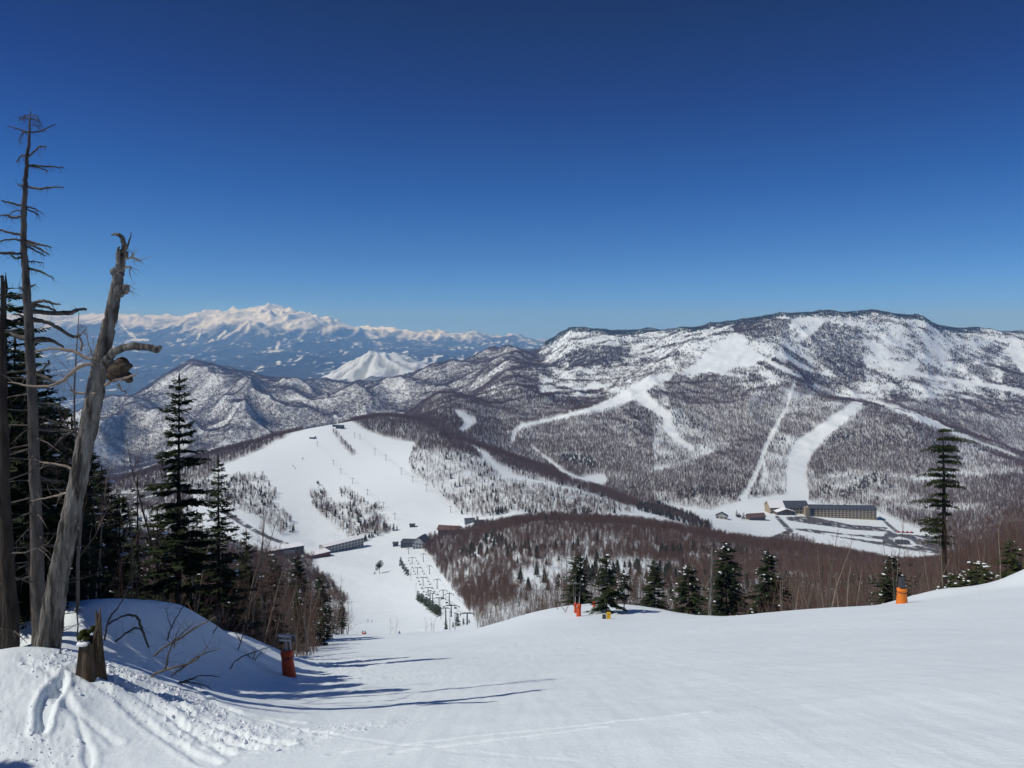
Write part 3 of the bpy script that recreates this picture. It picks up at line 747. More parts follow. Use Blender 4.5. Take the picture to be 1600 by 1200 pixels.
def conifer(h, rad, seed, whorl=.36, nb=5, droop=.25, keep=1.0, bare=.08, spray=.40, layered=0.0, top=.0, snow=12, dens=1.0, power=.75):
    """trunk, needle crown and snow clumps of a fir or pine; profile runs from wide base to narrow top"""
    random.seed(seed); T = MB(); C = MB(); Sn = MB()
    lean = rv(.012); n = 10
    P = [Vector((lean.x * h * (i / n), lean.y * h * (i / n), -.6 + (h + .6) * i / n)) for i in range(n + 1)]
    rt = h * .014
    T.tube(P, [rt * (1 - i / n) + .012 for i in range(n + 1)], 7)
    z = h * bare; tips = []
    while z < h * .985:
        f = z / h; L0 = rad * ((1 - f) ** power) * (1 - top * f) + .10
        for b in range(nb):
            if random.random() > keep: continue
            an = random.uniform(0, 6.283); L = L0 * random.uniform(.65, 1.15)
            if layered and random.random() < layered: L *= random.uniform(.25, .6)
            dirv = Vector((math.cos(an), math.sin(an), 0)); rise = .35 if f > .75 else -.02
            k = 4; base = Vector((lean.x * z, lean.y * z, z)); pts = [base]
            for i in range(1, k + 1):
                t = i / k; pts.append(base + dirv * L * t + Vector((0, 0, L * (rise * t - droop * t * t + .10 * t ** 3))) + rv(.03))
            C.tube(pts, [.018 * (1 - .8 * i / k) + .003 for i in range(k + 1)], 3, False)
            ns = max(4, int(L / .085 * dens)); side = dirv.cross(Vector((0, 0, 1)))
            for i in range(ns):
                t = .12 + .88 * (i + random.random() * .6) / ns; q = min(k - 1, int(t * k)); a = pts[q].lerp(pts[q + 1], t * k - q)
                sl = spray * (1.1 - .75 * t) * random.uniform(.7, 1.25) * min(1.2, .5 + L * .5)
                for sgn in (-1, 1):
                    e = a + (side * sgn * .85 + dirv * .6).normalized() * sl + Vector((0, 0, random.uniform(-.12, .05) * 1.0))
                    C.leaf(a, e, sl * .42, Vector((random.uniform(-.4, .4), random.uniform(-.4, .4), 1)))
                    if random.random() < .75:
                        mdd = a.lerp(e, .55); C.leaf(mdd, mdd + (dirv + rv(.45)).normalized() * sl * .62, sl * .26, Vector((random.uniform(-1, 1), random.uniform(-1, 1), .6)))
            C.leaf(pts[-2], pts[-1] + dirv * .12, .14)
            tips.append(pts[-2].lerp(pts[-1], .5))
        z += whorl * random.uniform(.75, 1.3) * (1.15 - .45 * f)
    C.leaf((P[-1].x, P[-1].y, h - .5), (P[-1].x, P[-1].y, h + .25), .12, Vector((0, 1, 0)))
    random.shuffle(tips)
    for q in tips[:snow]:
        Sn.blob((q.x, q.y, q.z + .03), random.uniform(.05, .15), (random.uniform(.7, 1.6), random.uniform(.7, 1.4), .55), 1, .35)
    return T, C, Sn

# prototypes kept outside the scene, drawn as instances by the far woods
def proto_coll(name, meshes):
    c = bpy.data.collections.new(name)
    for i, me in enumerate(meshes):
        o = bpy.data.objects.new(f'{name}_{i:02d}', me); c.objects.link(o)
    return c

def scatter(name, label, coll, nproto, X, Y, Zs, scl, idx=None, scz=None, tilt=.04):
    n = len(X)
    V = np.stack([X, Y, Zs], 1); me = bpy.data.meshes.new(name); me.vertices.add(n); me.vertices.foreach_set('co', V.astype(np.float32).ravel())
    r = np.stack([rng.uniform(-tilt, tilt, n), rng.uniform(-tilt, tilt, n), rng.uniform(0, 6.283, n)], 1)
    s = np.stack([scl, scl, scl * (scz if scz is not None else 1.0)], 1)
    a = me.attributes.new('rot', 'FLOAT_VECTOR', 'POINT'); a.data.foreach_set('vector', r.astype(np.float32).ravel())
    a = me.attributes.new('scl', 'FLOAT_VECTOR', 'POINT'); a.data.foreach_set('vector', s.astype(np.float32).ravel())
    a = me.attributes.new('idx', 'INT', 'POINT'); a.data.foreach_set('value', (rng.integers(0, nproto, n) if idx is None else idx).astype(np.int32))
    o = obj(name, me)
    ng = bpy.data.node_groups.new(name, 'GeometryNodeTree')
    ng.interface.new_socket('Geometry', in_out='INPUT', socket_type='NodeSocketGeometry'); ng.interface.new_socket('Geometry', in_out='OUTPUT', socket_type='NodeSocketGeometry')
    gi = ng.nodes.new('NodeGroupInput'); go = ng.nodes.new('NodeGroupOutput')
    ip = ng.nodes.new('GeometryNodeInstanceOnPoints'); ci = ng.nodes.new('GeometryNodeCollectionInfo')
    mp = ng.nodes.new('GeometryNodeMeshToPoints')
    ci.inputs['Collection'].default_value = coll; ci.inputs['Separate Children'].default_value = True; ci.inputs['Reset Children'].default_value = True
    ip.inputs['Pick Instance'].default_value = True
    def na(nm, ty):
        q = ng.nodes.new('GeometryNodeInputNamedAttribute'); q.data_type = ty; q.inputs['Name'].default_value = nm; return q
    ar, as_, ai = na('rot', 'FLOAT_VECTOR'), na('scl', 'FLOAT_VECTOR'), na('idx', 'INT')
    l = ng.links.new
    l(gi.outputs[0], mp.inputs['Mesh']); l(mp.outputs[0], ip.inputs['Points']); l(ci.outputs[0], ip.inputs['Instance'])
    l(ar.outputs['Attribute'], ip.inputs['Rotation']); l(as_.outputs['Attribute'], ip.inputs['Scale']); l(ai.outputs['Attribute'], ip.inputs['Instance Index'])
    l(ip.outputs[0], go.inputs[0])
    md = o.modifiers.new('scatter', 'NODES'); md.node_group = ng
    return tag(o, label, None, None, 'stuff')

random.seed(5)
FB = [far_bare(38, 9.5, 2.6, .115).mesh('far_bare', M_FARTREE) for _ in range(5)]
FBC = [far_bare(64, 9.5, 2.9, .20, 6).mesh('far_bare_group', M_FARTREE) for _ in range(4)]
FF = [far_fir(9, 2.5).mesh('far_fir', M_FIRFAR) for _ in range(4)]
FM = [far_bare(84, 9.5, 2.9, .07).mesh('mid_bare', M_FARTREE) for _ in range(4)]
C_FB = proto_coll('protobare', FB); C_FBC = proto_coll('protobaregroup', FBC); C_FF = proto_coll('protofir', FF)

NB = []            # near bare trees: (trunk mesh, branches mesh, height)
for i in range(7):
    h = [8.5, 9.5, 7.5, 10, 6.5, 9, 8][i]
    T, B = near_bare(h, 100 + i, random.uniform(-.12, .12), 4, .36, None, 1.0)
    NB.append((T.mesh('bare_trunk', M_PALEBARK if i in (2, 5) else M_BARK, True), B.mesh('bare_branches', M_TWIGRED if i % 2 else M_TWIG), h))
SHR = []           # shrubs
for i in range(4):
    random.seed(300 + i); m = MB()
    for s_ in range(9):
        a = Vector((random.uniform(-.25, .25), random.uniform(-.25, .25), -.2)); d = (Vector((0, 0, 1)) + rv(.55)).normalized(); L = random.uniform(1.2, 2.4)
        m.tube([a, a + d * L * .5 + rv(.06), a + d * L + rv(.15)], [.016, .011, .003], 3, False)
        for t_ in range(9):
            q = a + d * L * random.uniform(.25, .95); m.sliver(q, q + (d + rv(.8)).normalized() * random.uniform(.3, .8), .014)
    SHR.append(m.mesh('shrub', M_TWIGRED if i % 2 else M_TWIG))
NF = []            # near firs
for i, kw in enumerate([dict(h=9, rad=2.0, nb=7), dict(h=8, rad=1.7, nb=5, keep=.85, snow=30), dict(h=10, rad=1.9, nb=5, keep=.75, layered=.3), dict(h=6.5, rad=1.6, nb=6, snow=30), dict(h=11, rad=2.2, nb=5, keep=.8, power=.6, bare=.2)]):
    h = kw['h']; T, C, Sn = conifer(seed=400 + i, **kw)
    NF.append((T.mesh('fir_trunk', M_BARKDK, True), C.mesh('fir_crown', M_FIR), Sn.mesh('fir_snow', M_WSNOW, True), h))
# ------------------------------------------------------------------ scatter the woods
def cand(y0, y1, area, umax=.82):
    n = int(umax * (y1 * y1 - y0 * y0) / area)
    Y = np.sqrt(rng.uniform(y0 * y0, y1 * y1, n)); X = rng.uniform(-umax, umax, n) * Y
    return X, Y
RM = runmax
def seen(X, Y, Zt, h, margin=.012):
    rm = sample(RM, X, Y); return (Zt + h) / Y > rm - margin

bX, bY, bS = [], [], []
cX, cY, cS = [], [], []
for (y0, y1, ab, ac) in ((14, 150, 5, 14), (150, 560, 8, 20), (560, 1000, 9, 26), (1000, 2600, 11, 34), (2600, 6200, 36, 24)):
    X, Y = cand(y0, y1, ab); D = sample(dec, X, Y); k = rng.random(len(X)) < D; X, Y = X[k], Y[k]
    zt = ground(X, Y); k = seen(X, Y, zt, 11); bX.append(X[k]); bY.append(Y[k]); bS.append(rng.uniform(.5, 1.12, k.sum()))
    X, Y = cand(y0, y1, ac); D = sample(con, X, Y); k = rng.random(len(X)) < D; X, Y = X[k], Y[k]
    zt = ground(X, Y); k = seen(X, Y, zt, 10); cX.append(X[k]); cY.append(Y[k]); cS.append(rng.uniform(.4, 1.1, k.sum()) * (.92 if y0 > 1500 else 1))
bX, bY, bS = map(np.concatenate, (bX, bY, bS)); cX, cY, cS = map(np.concatenate, (cX, cY, cS))
print('bare', len(bX), 'conifer', len(cX))
# near woods are placed by zone: left wood beside the piste, thicket beyond the right crest
def inview(X, Y, m=.78): return np.abs(X / Y) < m
zn_l = (bX < -11.5) & (bY < 200); 
keepb = ~((bY < 140) & (bX > -11.5 - .17 * np.clip(bY - 35, 0, 999)) & (bX / bY < .02))      # the open piste
keepb &= ~((bX / bY > -.275) & (bX / bY < -.05 - .00016 * (bY - 250) + .012 * fbm(bX / 9, bY / 14, 2, 700)) & (bY < 620))
keepb &= ~((bY < 34) & (bX > -14)); keepb &= ~((bY < 60) & (bX > 0))
bX, bY, bS = bX[keepb], bY[keepb], bS[keepb]
keepc = ~((cY < 150) & (cX > -13 - .17 * np.clip(cY - 35, 0, 999)) & (cX / cY < .30)) & ~((cY < 66) & (cX > 0)) & ~((cY < 30) & (cX > -16))
cX, cY, cS = cX[keepc], cY[keepc], cS[keepc]
# thickets right behind the crests
xx, yy_ = cand(62, 135, 3.2); k = (xx > 3) & (sample(dec, xx, yy_) > .1) & (sample(S, xx, yy_) < sample(runmax, xx, yy_) - .022)
bX = np.concatenate([bX, xx[k]]); bY = np.concatenate([bY, yy_[k]]); bS = np.concatenate([bS, rng.uniform(.45, 1.1, k.sum())])
xx, yy_ = cand(26, 150, 4.5); k = (xx < -14.5 - .17 * np.clip(yy_ - 35, 0, 999))
bX = np.concatenate([bX, xx[k]]); bY = np.concatenate([bY, yy_[k]]); bS = np.concatenate([bS, rng.uniform(.7, 1.1, k.sum())])
# extra firs in the dark left wood
nx = 260; lx = rng.uniform(-75, -14, nx); ly = rng.uniform(24, 120, nx); k = (lx < -14 - .17 * np.clip(ly - 35, 0, 999)) & (lx / ly > -.85)
cX = np.concatenate([cX, lx[k]]); cY = np.concatenate([cY, ly[k]]); cS = np.concatenate([cS, rng.uniform(.6, 1.0, k.sum())])
cZ_ = ground(cX, cY); bZ_ = ground(bX, bY)
vis_c = seen(cX, cY, cZ_, 8 * cS, 0) & inview(cX, cY, .74); vis_b = seen(bX, bY, bZ_, 7 * bS, 0) & inview(bX, bY, .74)
oc = np.argsort(np.where(vis_c, cY / cS, 1e9))[:255]; ob = np.argsort(np.where(vis_b, bY / bS, 1e9))[:300]
def zone(X, Y):
    if Y < 170 and X < 0: return 'the dark wood left of the piste', 'wood left of the piste'
    if Y < 170: return 'the brown thicket below the right snow crest', 'thicket below the right snow crest'
    if Y < 420 and X / Y > -.05: return 'the brown wood below the snow crest', 'brown wood below the snow crest'
    return 'the lower slope', 'lower slope'
def place_tree(src, name, label, cat, group, x, y, z, s, rz, parts):
    e = empty(name, (x, y, z - .05), label, cat, group, rz); e.scale = (s, s, s)
    for pn, me in parts:
        if len(me.vertices): obj(pn, me, e)
    return e
for i in ob:
    v = i % len(NB); zl, zg = zone(bX[i], bY[i]); pale = v in (2, 5)
    place_tree(None, 'bare_tree', ('pale-barked leafless tree in ' if pale else 'leafless brown tree in ') + zl, 'bare tree', ('pale bare trees in the ' if pale else 'brown bare trees in the ') + zg,
               bX[i], bY[i], bZ_[i], bS[i] * .95, rng.uniform(0, 6.28), [('trunk', NB[v][0]), ('branches', NB[v][1])])
for i in oc:
    v = i % len(NF); zl, zg = zone(cX[i], cY[i]); sn = v in (1, 3)
    place_tree(None, 'fir_tree', ('snow-flecked dark fir in ' if sn else 'dark green fir in ') + zl, 'fir tree', ('snow-flecked firs in the ' if sn else 'dark firs in the ') + zg,
               cX[i], cY[i], cZ_[i], cS[i] * .85, rng.uniform(0, 6.28), [('trunk', NF[v][0]), ('crown', NF[v][1]), ('snow', NF[v][2])])
mb = np.ones(len(bX), bool); mb[ob] = False; mc = np.ones(len(cX), bool); mc[oc] = False
# the rest: near ones keep the detailed meshes, far ones use light meshes; one object per kind
NBJ = []
for T, B, h in NB:                                   # trunk and branches joined for instancing
    bm = bmesh.new(); bm.from_mesh(T); nT = len(bm.faces); bm.from_mesh(B)
    bm.faces.ensure_lookup_table()
    for k_, f in enumerate(bm.faces): f.material_index = 0 if k_ < nT else 1
    me = bpy.data.meshes.new('bare_joined'); bm.to_mesh(me); bm.free(); me.materials.append(T.materials[0]); me.materials.append(B.materials[0]); NBJ.append(me)
NFJ = []
for T, C, Sn, h in NF:
    bm = bmesh.new(); cnt = []
    for q in (T, C, Sn): bm.from_mesh(q); cnt.append(len(bm.faces))
    bm.faces.ensure_lookup_table()
    for k_, f in enumerate(bm.faces): f.material_index = 0 if k_ < cnt[0] else (1 if k_ < cnt[1] else 2)
    me = bpy.data.meshes.new('fir_joined'); bm.to_mesh(me); bm.free()
    for q in (T, C, Sn): me.materials.append(q.materials[0])
    NFJ.append(me)
C_B = proto_coll('protoallbare', NBJ + FB + FBC + FM); C_F = proto_coll('protoallfir', NFJ + FF)
X, Y, S_ = bX[mb], bY[mb], bS[mb]; nj, nf = len(NBJ), len(FB)
idx = np.where(Y < 330, rng.integers(0, nj, len(X)), np.where(Y < 1150, nj + nf + len(FBC) + rng.integers(0, len(FM), len(X)), np.where(Y < 2600, nj + rng.integers(0, nf, len(X)), nj + nf + rng.integers(0, len(FBC), len(X)))))
scatter('bare_forest', 'mass of leafless brown trees covering the hills', C_B, 1, X, Y, bZ_[mb], S_ * np.where(Y < 200, .95, np.where(Y < 700, .82, 1.0)), idx)
X, Y, S_ = cX[mc], cY[mc], cS[mc]
idx = np.where(Y < 330, rng.integers(0, len(NFJ), len(X)), len(NFJ) + rng.integers(0, len(FF), len(X)))
scatter('conifer_forest', 'dark conifers scattered and massed over the hills and mountain slopes', C_F, 1, X, Y, cZ_[mc], S_, idx)
# brushwood between the trees
n_ = 3600; u_ = rng.uniform(-.8, .8, n_); y_ = rng.uniform(30, 150, n_); x_ = u_ * y_; d_ = sample(dec, x_, y_)
k = (rng.random(n_) < d_) & ~((x_ > -13.0 - .17 * np.clip(y_ - 35, 0, 999)) & (x_ / y_ < .02)) & ~((y_ < 62) & (x_ > -12)) & ~((x_ / y_ > -.275) & (x_ / y_ < .02))
scatter('brushwood', 'tangle of reddish leafless brushwood between the trees', proto_coll('protoshrub', SHR), 4, x_[k], y_[k], ground(x_[k], y_[k]), rng.uniform(.6, 1.3, k.sum()))
# ------------------------------------------------------------------ single trees with their own place
def spot(px, Y): x = (px - 800) / FX * Y; return x, Y, float(ground(x, Y))
def tree_at(px, ytop, Y, name, label, meshes, H, cat='fir tree', rz=0.0, group=None):
    x, y, z = spot(px, Y); h = zof(Y, ytop) - z
    s = h / H; e = empty(name, (x, y, z), label, cat, group, rz); e.scale = (s * .5 + .5 * min(s, 1.2), s * .5 + .5 * min(s, 1.2), s)
    for pn, me in meshes:
        if me is not None and len(me.vertices): obj(pn, me, e)
    return e
def fir(px, ytop, Y, label, seed, name='fir_tree', group=None, crown=M_FIR, bark=M_BARKDK, **kw):
    x, y, z = spot(px, Y); h = zof(Y, ytop) - z
    T, C, Sn = conifer(h=h, seed=seed, **kw)
    e = empty(name, (x, y, z), label, 'fir tree' if 'fir' in name else 'pine tree', group)
    obj('trunk', T.mesh('trunk', bark, True), e); obj('crown', C.mesh('crown', crown), e)
    if Sn.V: obj('snow', Sn.mesh('snow', M_WSNOW, True), e)
    return e
fir(278, 588, 30, 'tall open-branched fir rising against the grey hills, right of the leaning dead tree', 501, rad=1.75, whorl=.40, nb=8, keep=.85, layered=.25, snow=3, power=.5, droop=.12, bare=.2, spray=.42, dens=1.25)
fir(342, 716, 35, 'thick dark fir left of the snow field, shorter than the tall open fir', 502, rad=2.1, nb=6, snow=14, power=.85, droop=.1)
fir(310, 800, 38, 'low dark fir standing between the tall open fir and the thick fir', 503, rad=1.7, nb=6, snow=8)
fir(215, 752, 34, 'thin sparse fir left of the tall open fir', 504, rad=1.3, nb=4, keep=.6, snow=10)
for q_, (a_, b_, c_) in enumerate([(42, 548, 22), (95, 636, 25), (26, 590, 19.5), (130, 700, 31), (-12, 500, 23), (60, 690, 20.5), (190, 775, 36)]):
    fir(a_, b_, c_, 'dense dark fir massed in the shade behind the dead trees', 540 + q_, group='dense firs behind the dead trees', rad=2.0, nb=8, snow=10, power=.55, dens=1.2, whorl=.3)
fir(160, 735, 30, 'bushy dark fir right behind the leaning dead tree', 505, rad=2.0, nb=6, snow=22)
fir(110, 655, 26, 'dark fir between the two dead trees, top level with the grey hills', 506, rad=1.7, nb=6, snow=12)
fir(8, 440, 17, 'tall shaded fir at the left edge of the photo', 507, rad=1.55, nb=6, snow=3, power=.35, bare=.33, top=.1)
fir(-45, 470, 19, 'big shaded fir cut off by the left edge of the photo', 508, rad=2.4, nb=7, snow=3, power=.5)
fir(18, 530, 21, 'dense shaded fir left of the tall dead conifer', 509, rad=2.1, nb=6, snow=14, power=.7)
fir(70, 628, 23, 'dense low fir behind the tall dead conifer', 510, rad=1.9, nb=7, snow=20, power=.6)
fir(-20, 600, 26, 'dark fir deep in the wood at the left edge', 511, rad=2.4, nb=7, snow=10, power=.6)
fir(130, 770, 28, 'small dark fir low behind the leaning dead tree', 512, rad=1.8, nb=6, snow=22, power=.6)
fir(250, 800, 42, 'short bushy fir under the tall open fir', 513, rad=2.2, nb=6, snow=20)
fir(385, 830, 48, 'short dark fir right of the thick fir', 514, rad=2.0, nb=6, snow=10)
fir(432, 872, 92, 'dark fir at the front end of the left wood, leftmost of its three tall ones', 515, rad=2.6, nb=6, snow=20, power=.6)
fir(463, 868, 95, 'dark fir at the front end of the left wood, middle of its three tall ones', 516, rad=2.7, nb=6, snow=20, power=.5)
fir(500, 898, 93, 'dark bare-stemmed fir at the right tip of the left wood by the piste', 517, rad=1.9, nb=5, snow=8, power=.4, bare=.4)
fir(902, 868, 90, 'dark fir behind the two orange padded posts on the bump', 520, rad=2.6, nb=7, snow=12, power=.5)
fir(948, 866, 72, 'tall dark fir on the snow bump with a yellow box at its foot', 521, rad=2.1, nb=6, snow=26, power=.5, bare=.04)
fir(1023, 876, 88, 'dark fir in the thicket right of the bump', 522, rad=2.3, nb=6, snow=24, power=.55)
fir(1076, 882, 79, 'spreading snow-dotted fir left of the grey dead conifer', 523, rad=2.9, nb=6, snow=40, power=.7)
fir(1135, 846, 72, 'tallest dark fir of the thicket, right of the grey dead conifer', 524, rad=2.8, nb=7, snow=34, power=.6)
fir(1200, 860, 70, 'broad snow-dotted fir right of the tallest fir of the thicket', 525, rad=3.0, nb=7, snow=44, power=.7)
fir(1392, 866, 68, 'snow-dotted fir left of the orange padded post on the right crest', 526, rad=2.8, nb=6, snow=36, power=.7)
fir(1578, 846, 64, 'dense green fir on the snow bank at the right edge', 527, crown=M_PINE, rad=1.9, nb=7, snow=8, power=.6)
fir(1530, 880, 63, 'low bushy fir with snow on it beside the snow bank at the right edge', 528, crown=M_PINE, rad=2.3, nb=6, snow=40, power=.6)
fir(1492, 897, 64, 'lowest snow-dusted fir left of the snow bank at the right edge', 529, crown=M_PINE, rad=2.1, nb=6, snow=30, power=.6)

# the tall layered pine on the right
def layered_pine(px, ytop, Y):
    x, y, z = spot(px, Y); h = zof(Y, ytop) - z; random.seed(77)
    T, C = MB(), MB(); n = 12
    T.tube([(.03 * h * (i / n) * (1 - i / n), 0, -.6 + (h + .5) * i / n) for i in range(n + 1)], [.30 * (1 - i / n) ** .8 + .03 for i in range(n + 1)], 9)
    yl = {675:(-6,26),688:(-10,42),700:(-22,20),706:(-26,30),716:(-6,26),724:(-8,30),736:(-22,26),745:(-30,22),755:(-34,30),762:(-12,30),775:(-20,8),785:(-40,12),792:(-22,18),805:(-10,14),815:(-34,6),822:(-40,4),832:(-36,6),842:(-14,20),850:(-24,14)}
    for yp, (l, r) in yl.items():
        zz = zof(Y, yp) - z
        for ext in (l, r, l * .55, r * .5, l * .3):
            L = abs(ext) * 1.18 / FX * Y; sg = 1 if ext > 0 else -1
            an = random.uniform(-.45, .45) + (0 if sg > 0 else math.pi)
            for rep in range(3):
                a2 = an + (random.uniform(-1.2, 1.2) if rep else 0); L2 = L * (1 if rep == 0 else .7)
                d = Vector((math.cos(a2), math.sin(a2), 0)); side = Vector((-d.y, d.x, 0)); k = 5
                pts = [Vector((0, 0, zz)) + d * L2 * i / k + Vector((0, 0, .06 * L2 * math.sin(i / k * 3.1) - .10 * L2 * (i / k) ** 2)) for i in range(k + 1)]
                C.tube(pts, [.045 * (1 - .8 * i / k) for i in range(k + 1)], 3, False)
                for i in range(int(L2 / .024)):
                    t = random.uniform(.12, 1); q = min(k - 1, int(t * k)); a = pts[q].lerp(pts[q + 1], t * k - q) + side * random.uniform(-.42, .42) * (L2 * .5 + .2) * (1.1 - t) + Vector((0, 0, random.uniform(-.02, .16)))
                    e = a + (d * random.uniform(-.2, 1) + side * random.uniform(-1, 1) + Vector((0, 0, random.uniform(-.1, .7)))).normalized() * random.uniform(.12, .30)
                    C.leaf(a, e, .11, Vector((random.uniform(-1, 1), random.uniform(-1, 1), 1)))
    e = empty('pine_tree', (x, y, z), 'tall lone pine with flat layered branches rising above the parking lot', 'pine tree')
    obj('trunk', T.mesh('trunk', M_BARKDK, True), e); obj('crown', C.mesh('crown', M_PINE), e)
layered_pine(1473, 672, 72)

# small tree on the bump and pale birches
def bare_at(px, ytop, Y, label, seed, tm=M_BARK, bmx=M_TWIG, rz=0.0, lean=0.0, spread=.36, rt=None, name='bare_tree', group=None, fine=1.0):
    x, y, z = spot(px, Y); h = zof(Y, ytop) - z
    T, B = near_bare(h, seed, lean, 4, spread, rt, fine)
    e = empty(name, (x, y, z), label, 'bare tree', group); obj('trunk', T.mesh('trunk', tm, True), e); obj('branches', B.mesh('branches', bmx), e); return e
fir(975, 892, 74, 'small fir just right of the tall dark fir on the bump', 530, rad=1.6, nb=6, snow=12, power=.6, bare=.35)
bare_at(968, 925, 71, 'small forked leafless tree casting a shadow on the bump', 541, M_BARKDK, M_TWIG)
for q, (px, yt) in enumerate([(1312, 888), (1324, 880), (1337, 884), (1222, 905), (1240, 900), (1268, 902)]):
    bare_at(px, yt, 63.5 + q * .8, 'pale slender birch standing at the edge of the right crest', 550 + q, M_PALEBARK, M_TWIG, lean=random.uniform(-.2, .2), rt=.07, group='pale birches on the right crest', fine=.7)
for q, (px, yt, Y) in enumerate([(150, 700, 33), (185, 760, 30), (205, 830, 30), (300, 850, 33), (340, 858, 36), (362, 850, 40), (400, 855, 44), (138, 800, 24)]):
    bare_at(px, yt, Y, 'thin pale leafless tree on the edge of the dark wood behind the snow bank', 560 + q, M_PALEBARK, M_TWIG, lean=random.uniform(-.12, .25), rt=.06, group='pale thin trees behind the snow bank', fine=.8)
bare_at(118, 462, 18.5, 'twiggy leafless tree behind the two dead trees', 575, M_BARK, M_TWIG, lean=-.02, spread=.34, rt=.045, fine=1.3)
bare_at(518, 905, 97, 'pale leafless tree at the right tip of the left wood', 576, M_PALEBARK, M_TWIG, lean=.1, spread=.42)
for q, (px, yt, Y) in enumerate([(1508, 800, 100), (1530, 790, 104), (1552, 775, 98), (1570, 790, 108), (1590, 770, 100), (1548, 800, 95), (1450, 845, 95), (1580, 805, 92), (1605, 780, 100), (1520, 820, 90), (1562, 812, 93), (1500, 790, 108), (1515, 785, 106), (1538, 770, 103), (1560, 765, 101), (1583, 760, 104), (1597, 775, 97), (1470, 830, 98), (1485, 815, 102), (1545, 790, 99), (1575, 785, 96), (1590, 795, 94), (1610, 765, 102)]):
    bare_at(px, yt, Y, 'tall reddish leafless tree behind the firs at the right edge', 580 + q, M_BARK, M_TWIGRED, group='tall bare trees at the right edge', fine=1.1)
for q, (px, yt, Y) in enumerate([(610, 962, 128), (618, 964, 129), (666, 962, 124), (674, 961, 124), (676, 963, 126)]):
    bare_at(px, yt, Y, 'small spindly leafless tree at the lip of the piste', 600 + q, M_BARK, M_TWIG, group='spindly trees at the lip of the piste', fine=1.0, spread=.5)

# big dead trees
def twigs_on(m, pts, n, L, r, droop=0.0):
    for _ in range(n):
        i = random.randrange(1, len(pts)); a = pts[i - 1].lerp(pts[i], random.random()); d = (pts[i] - pts[i - 1]).normalized()
        nd = (d * .5 + rv(.9) + Vector((0, 0, -droop))).normalized(); l_ = L * random.uniform(.3, 1)
        b = a + nd * l_ * .5; c = b + (nd + rv(.5)).normalized() * l_ * .5
        m.tube([a, b, c], [r, r * .7, r * .2], 3, False)
def P3(px, py, Y): return Vector(((px - 800) / FX * Y, Y, zof(Y, py)))
def spline(P, n=6):
    out = []
    for i in range(len(P) - 1):
        p0, p1, p2, p3 = P[max(i - 1, 0)], P[i], P[i + 1], P[min(i + 2, len(P) - 1)]
        for k in range(n):
            t = k / n
            out.append(.5 * ((2 * p1) + (p2 - p0) * t + (2 * p0 - 5 * p1 + 4 * p2 - p3) * t * t + (3 * p1 - p0 - 3 * p2 + p3) * t ** 3))
    out.append(P[-1]); return out
def limb(m, pts, w, Y0, org, n=6, nn=8, dy=0.0, rough=.06, fur=.0):
    """pts photo outline (px, py, dY), w widths in px"""
    P = [P3(a, b, Y0 + (c if c else 0)) - org for a, b, c in pts]; S2 = spline(P, n)
    ww = np.interp(np.linspace(0, len(w) - 1, len(S2)), range(len(w)), w)
    S2 = [p + rv(.012) for p in S2]
    m.tube(S2, [max(.004, q / 2 / FX * Y0) for q in ww], nn, True, rough=rough, fur=fur); return S2

random.seed(21)
Y0 = 13.6; bx_, by_, bz_ = spot(75, Y0); org = Vector((bx_, by_, bz_))
snag = empty('dead_tree', org, 'thick leaning grey dead tree with a broken hooked top and one crooked arm', 'dead tree')
m = MB(); limb(m, [(70,1030,0),(76,1000,0),(92,900,0),(108,820,0),(128,720,.1),(146,630,.15),(158,560,.2),(172,500,.25),(182,450,.25),(188,415,.25),(192,392,.25)], [40,34,28,26,25,25,22,19,16,13,11], Y0, org, 12, 30, rough=.02, fur=.09)
for (a, b, r) in ((187, 455, .11), (196, 452, .08), (160, 560, .16), (173, 575, .14), (150, 610, .17), (178, 425, .07)):
    q = P3(a, b, Y0 + .2) - org; m.blob(q, r, (1, 1, 1.3), 2, .12)
obj('trunk', m.mesh('trunk', M_DEAD, True), snag)
m = MB(); limb(m, [(190,398,.25),(194,385,.25),(190,371,.25),(182,366,.25),(174,368,.25)], [11,8,7,5,2], Y0, org, 5, 7)
limb(m, [(194,395,.2),(200,380,.2),(206,362,.2)], [5,3,1], Y0, org, 4, 5); limb(m, [(186,412,.2),(183,398,.2),(186,386,.2)], [8,6,3], Y0, org, 4, 6); limb(m, [(197,405,.3),(199,392,.3)], [7,3], Y0, org, 4, 6)
obj('broken_top', m.mesh('broken_top', M_DEAD, True), snag)
m = MB(); limb(m, [(160,572,.1),(172,556,-.1),(188,545,-.25),(210,541,-.35),(235,543,-.5),(245,547,-.5),(252,541,-.5)], [11,12,11,11,10,9,5], Y0, org, 6, 16, rough=.025, fur=.08)
obj('arm', m.mesh('arm', M_DEAD, True), snag)
m = MB()
for (a, b, r) in ((186, 578, .17), (194, 572, .13), (196, 588, .12), (178, 588, .13), (202, 594, .07), (190, 566, .12)): m.blob(P3(a, b, Y0 - .15) - org, r, (1.1, .9, .8), 2, .14)
obj('burl', m.mesh('burl', M_STUMP, True), snag)
m = MB()
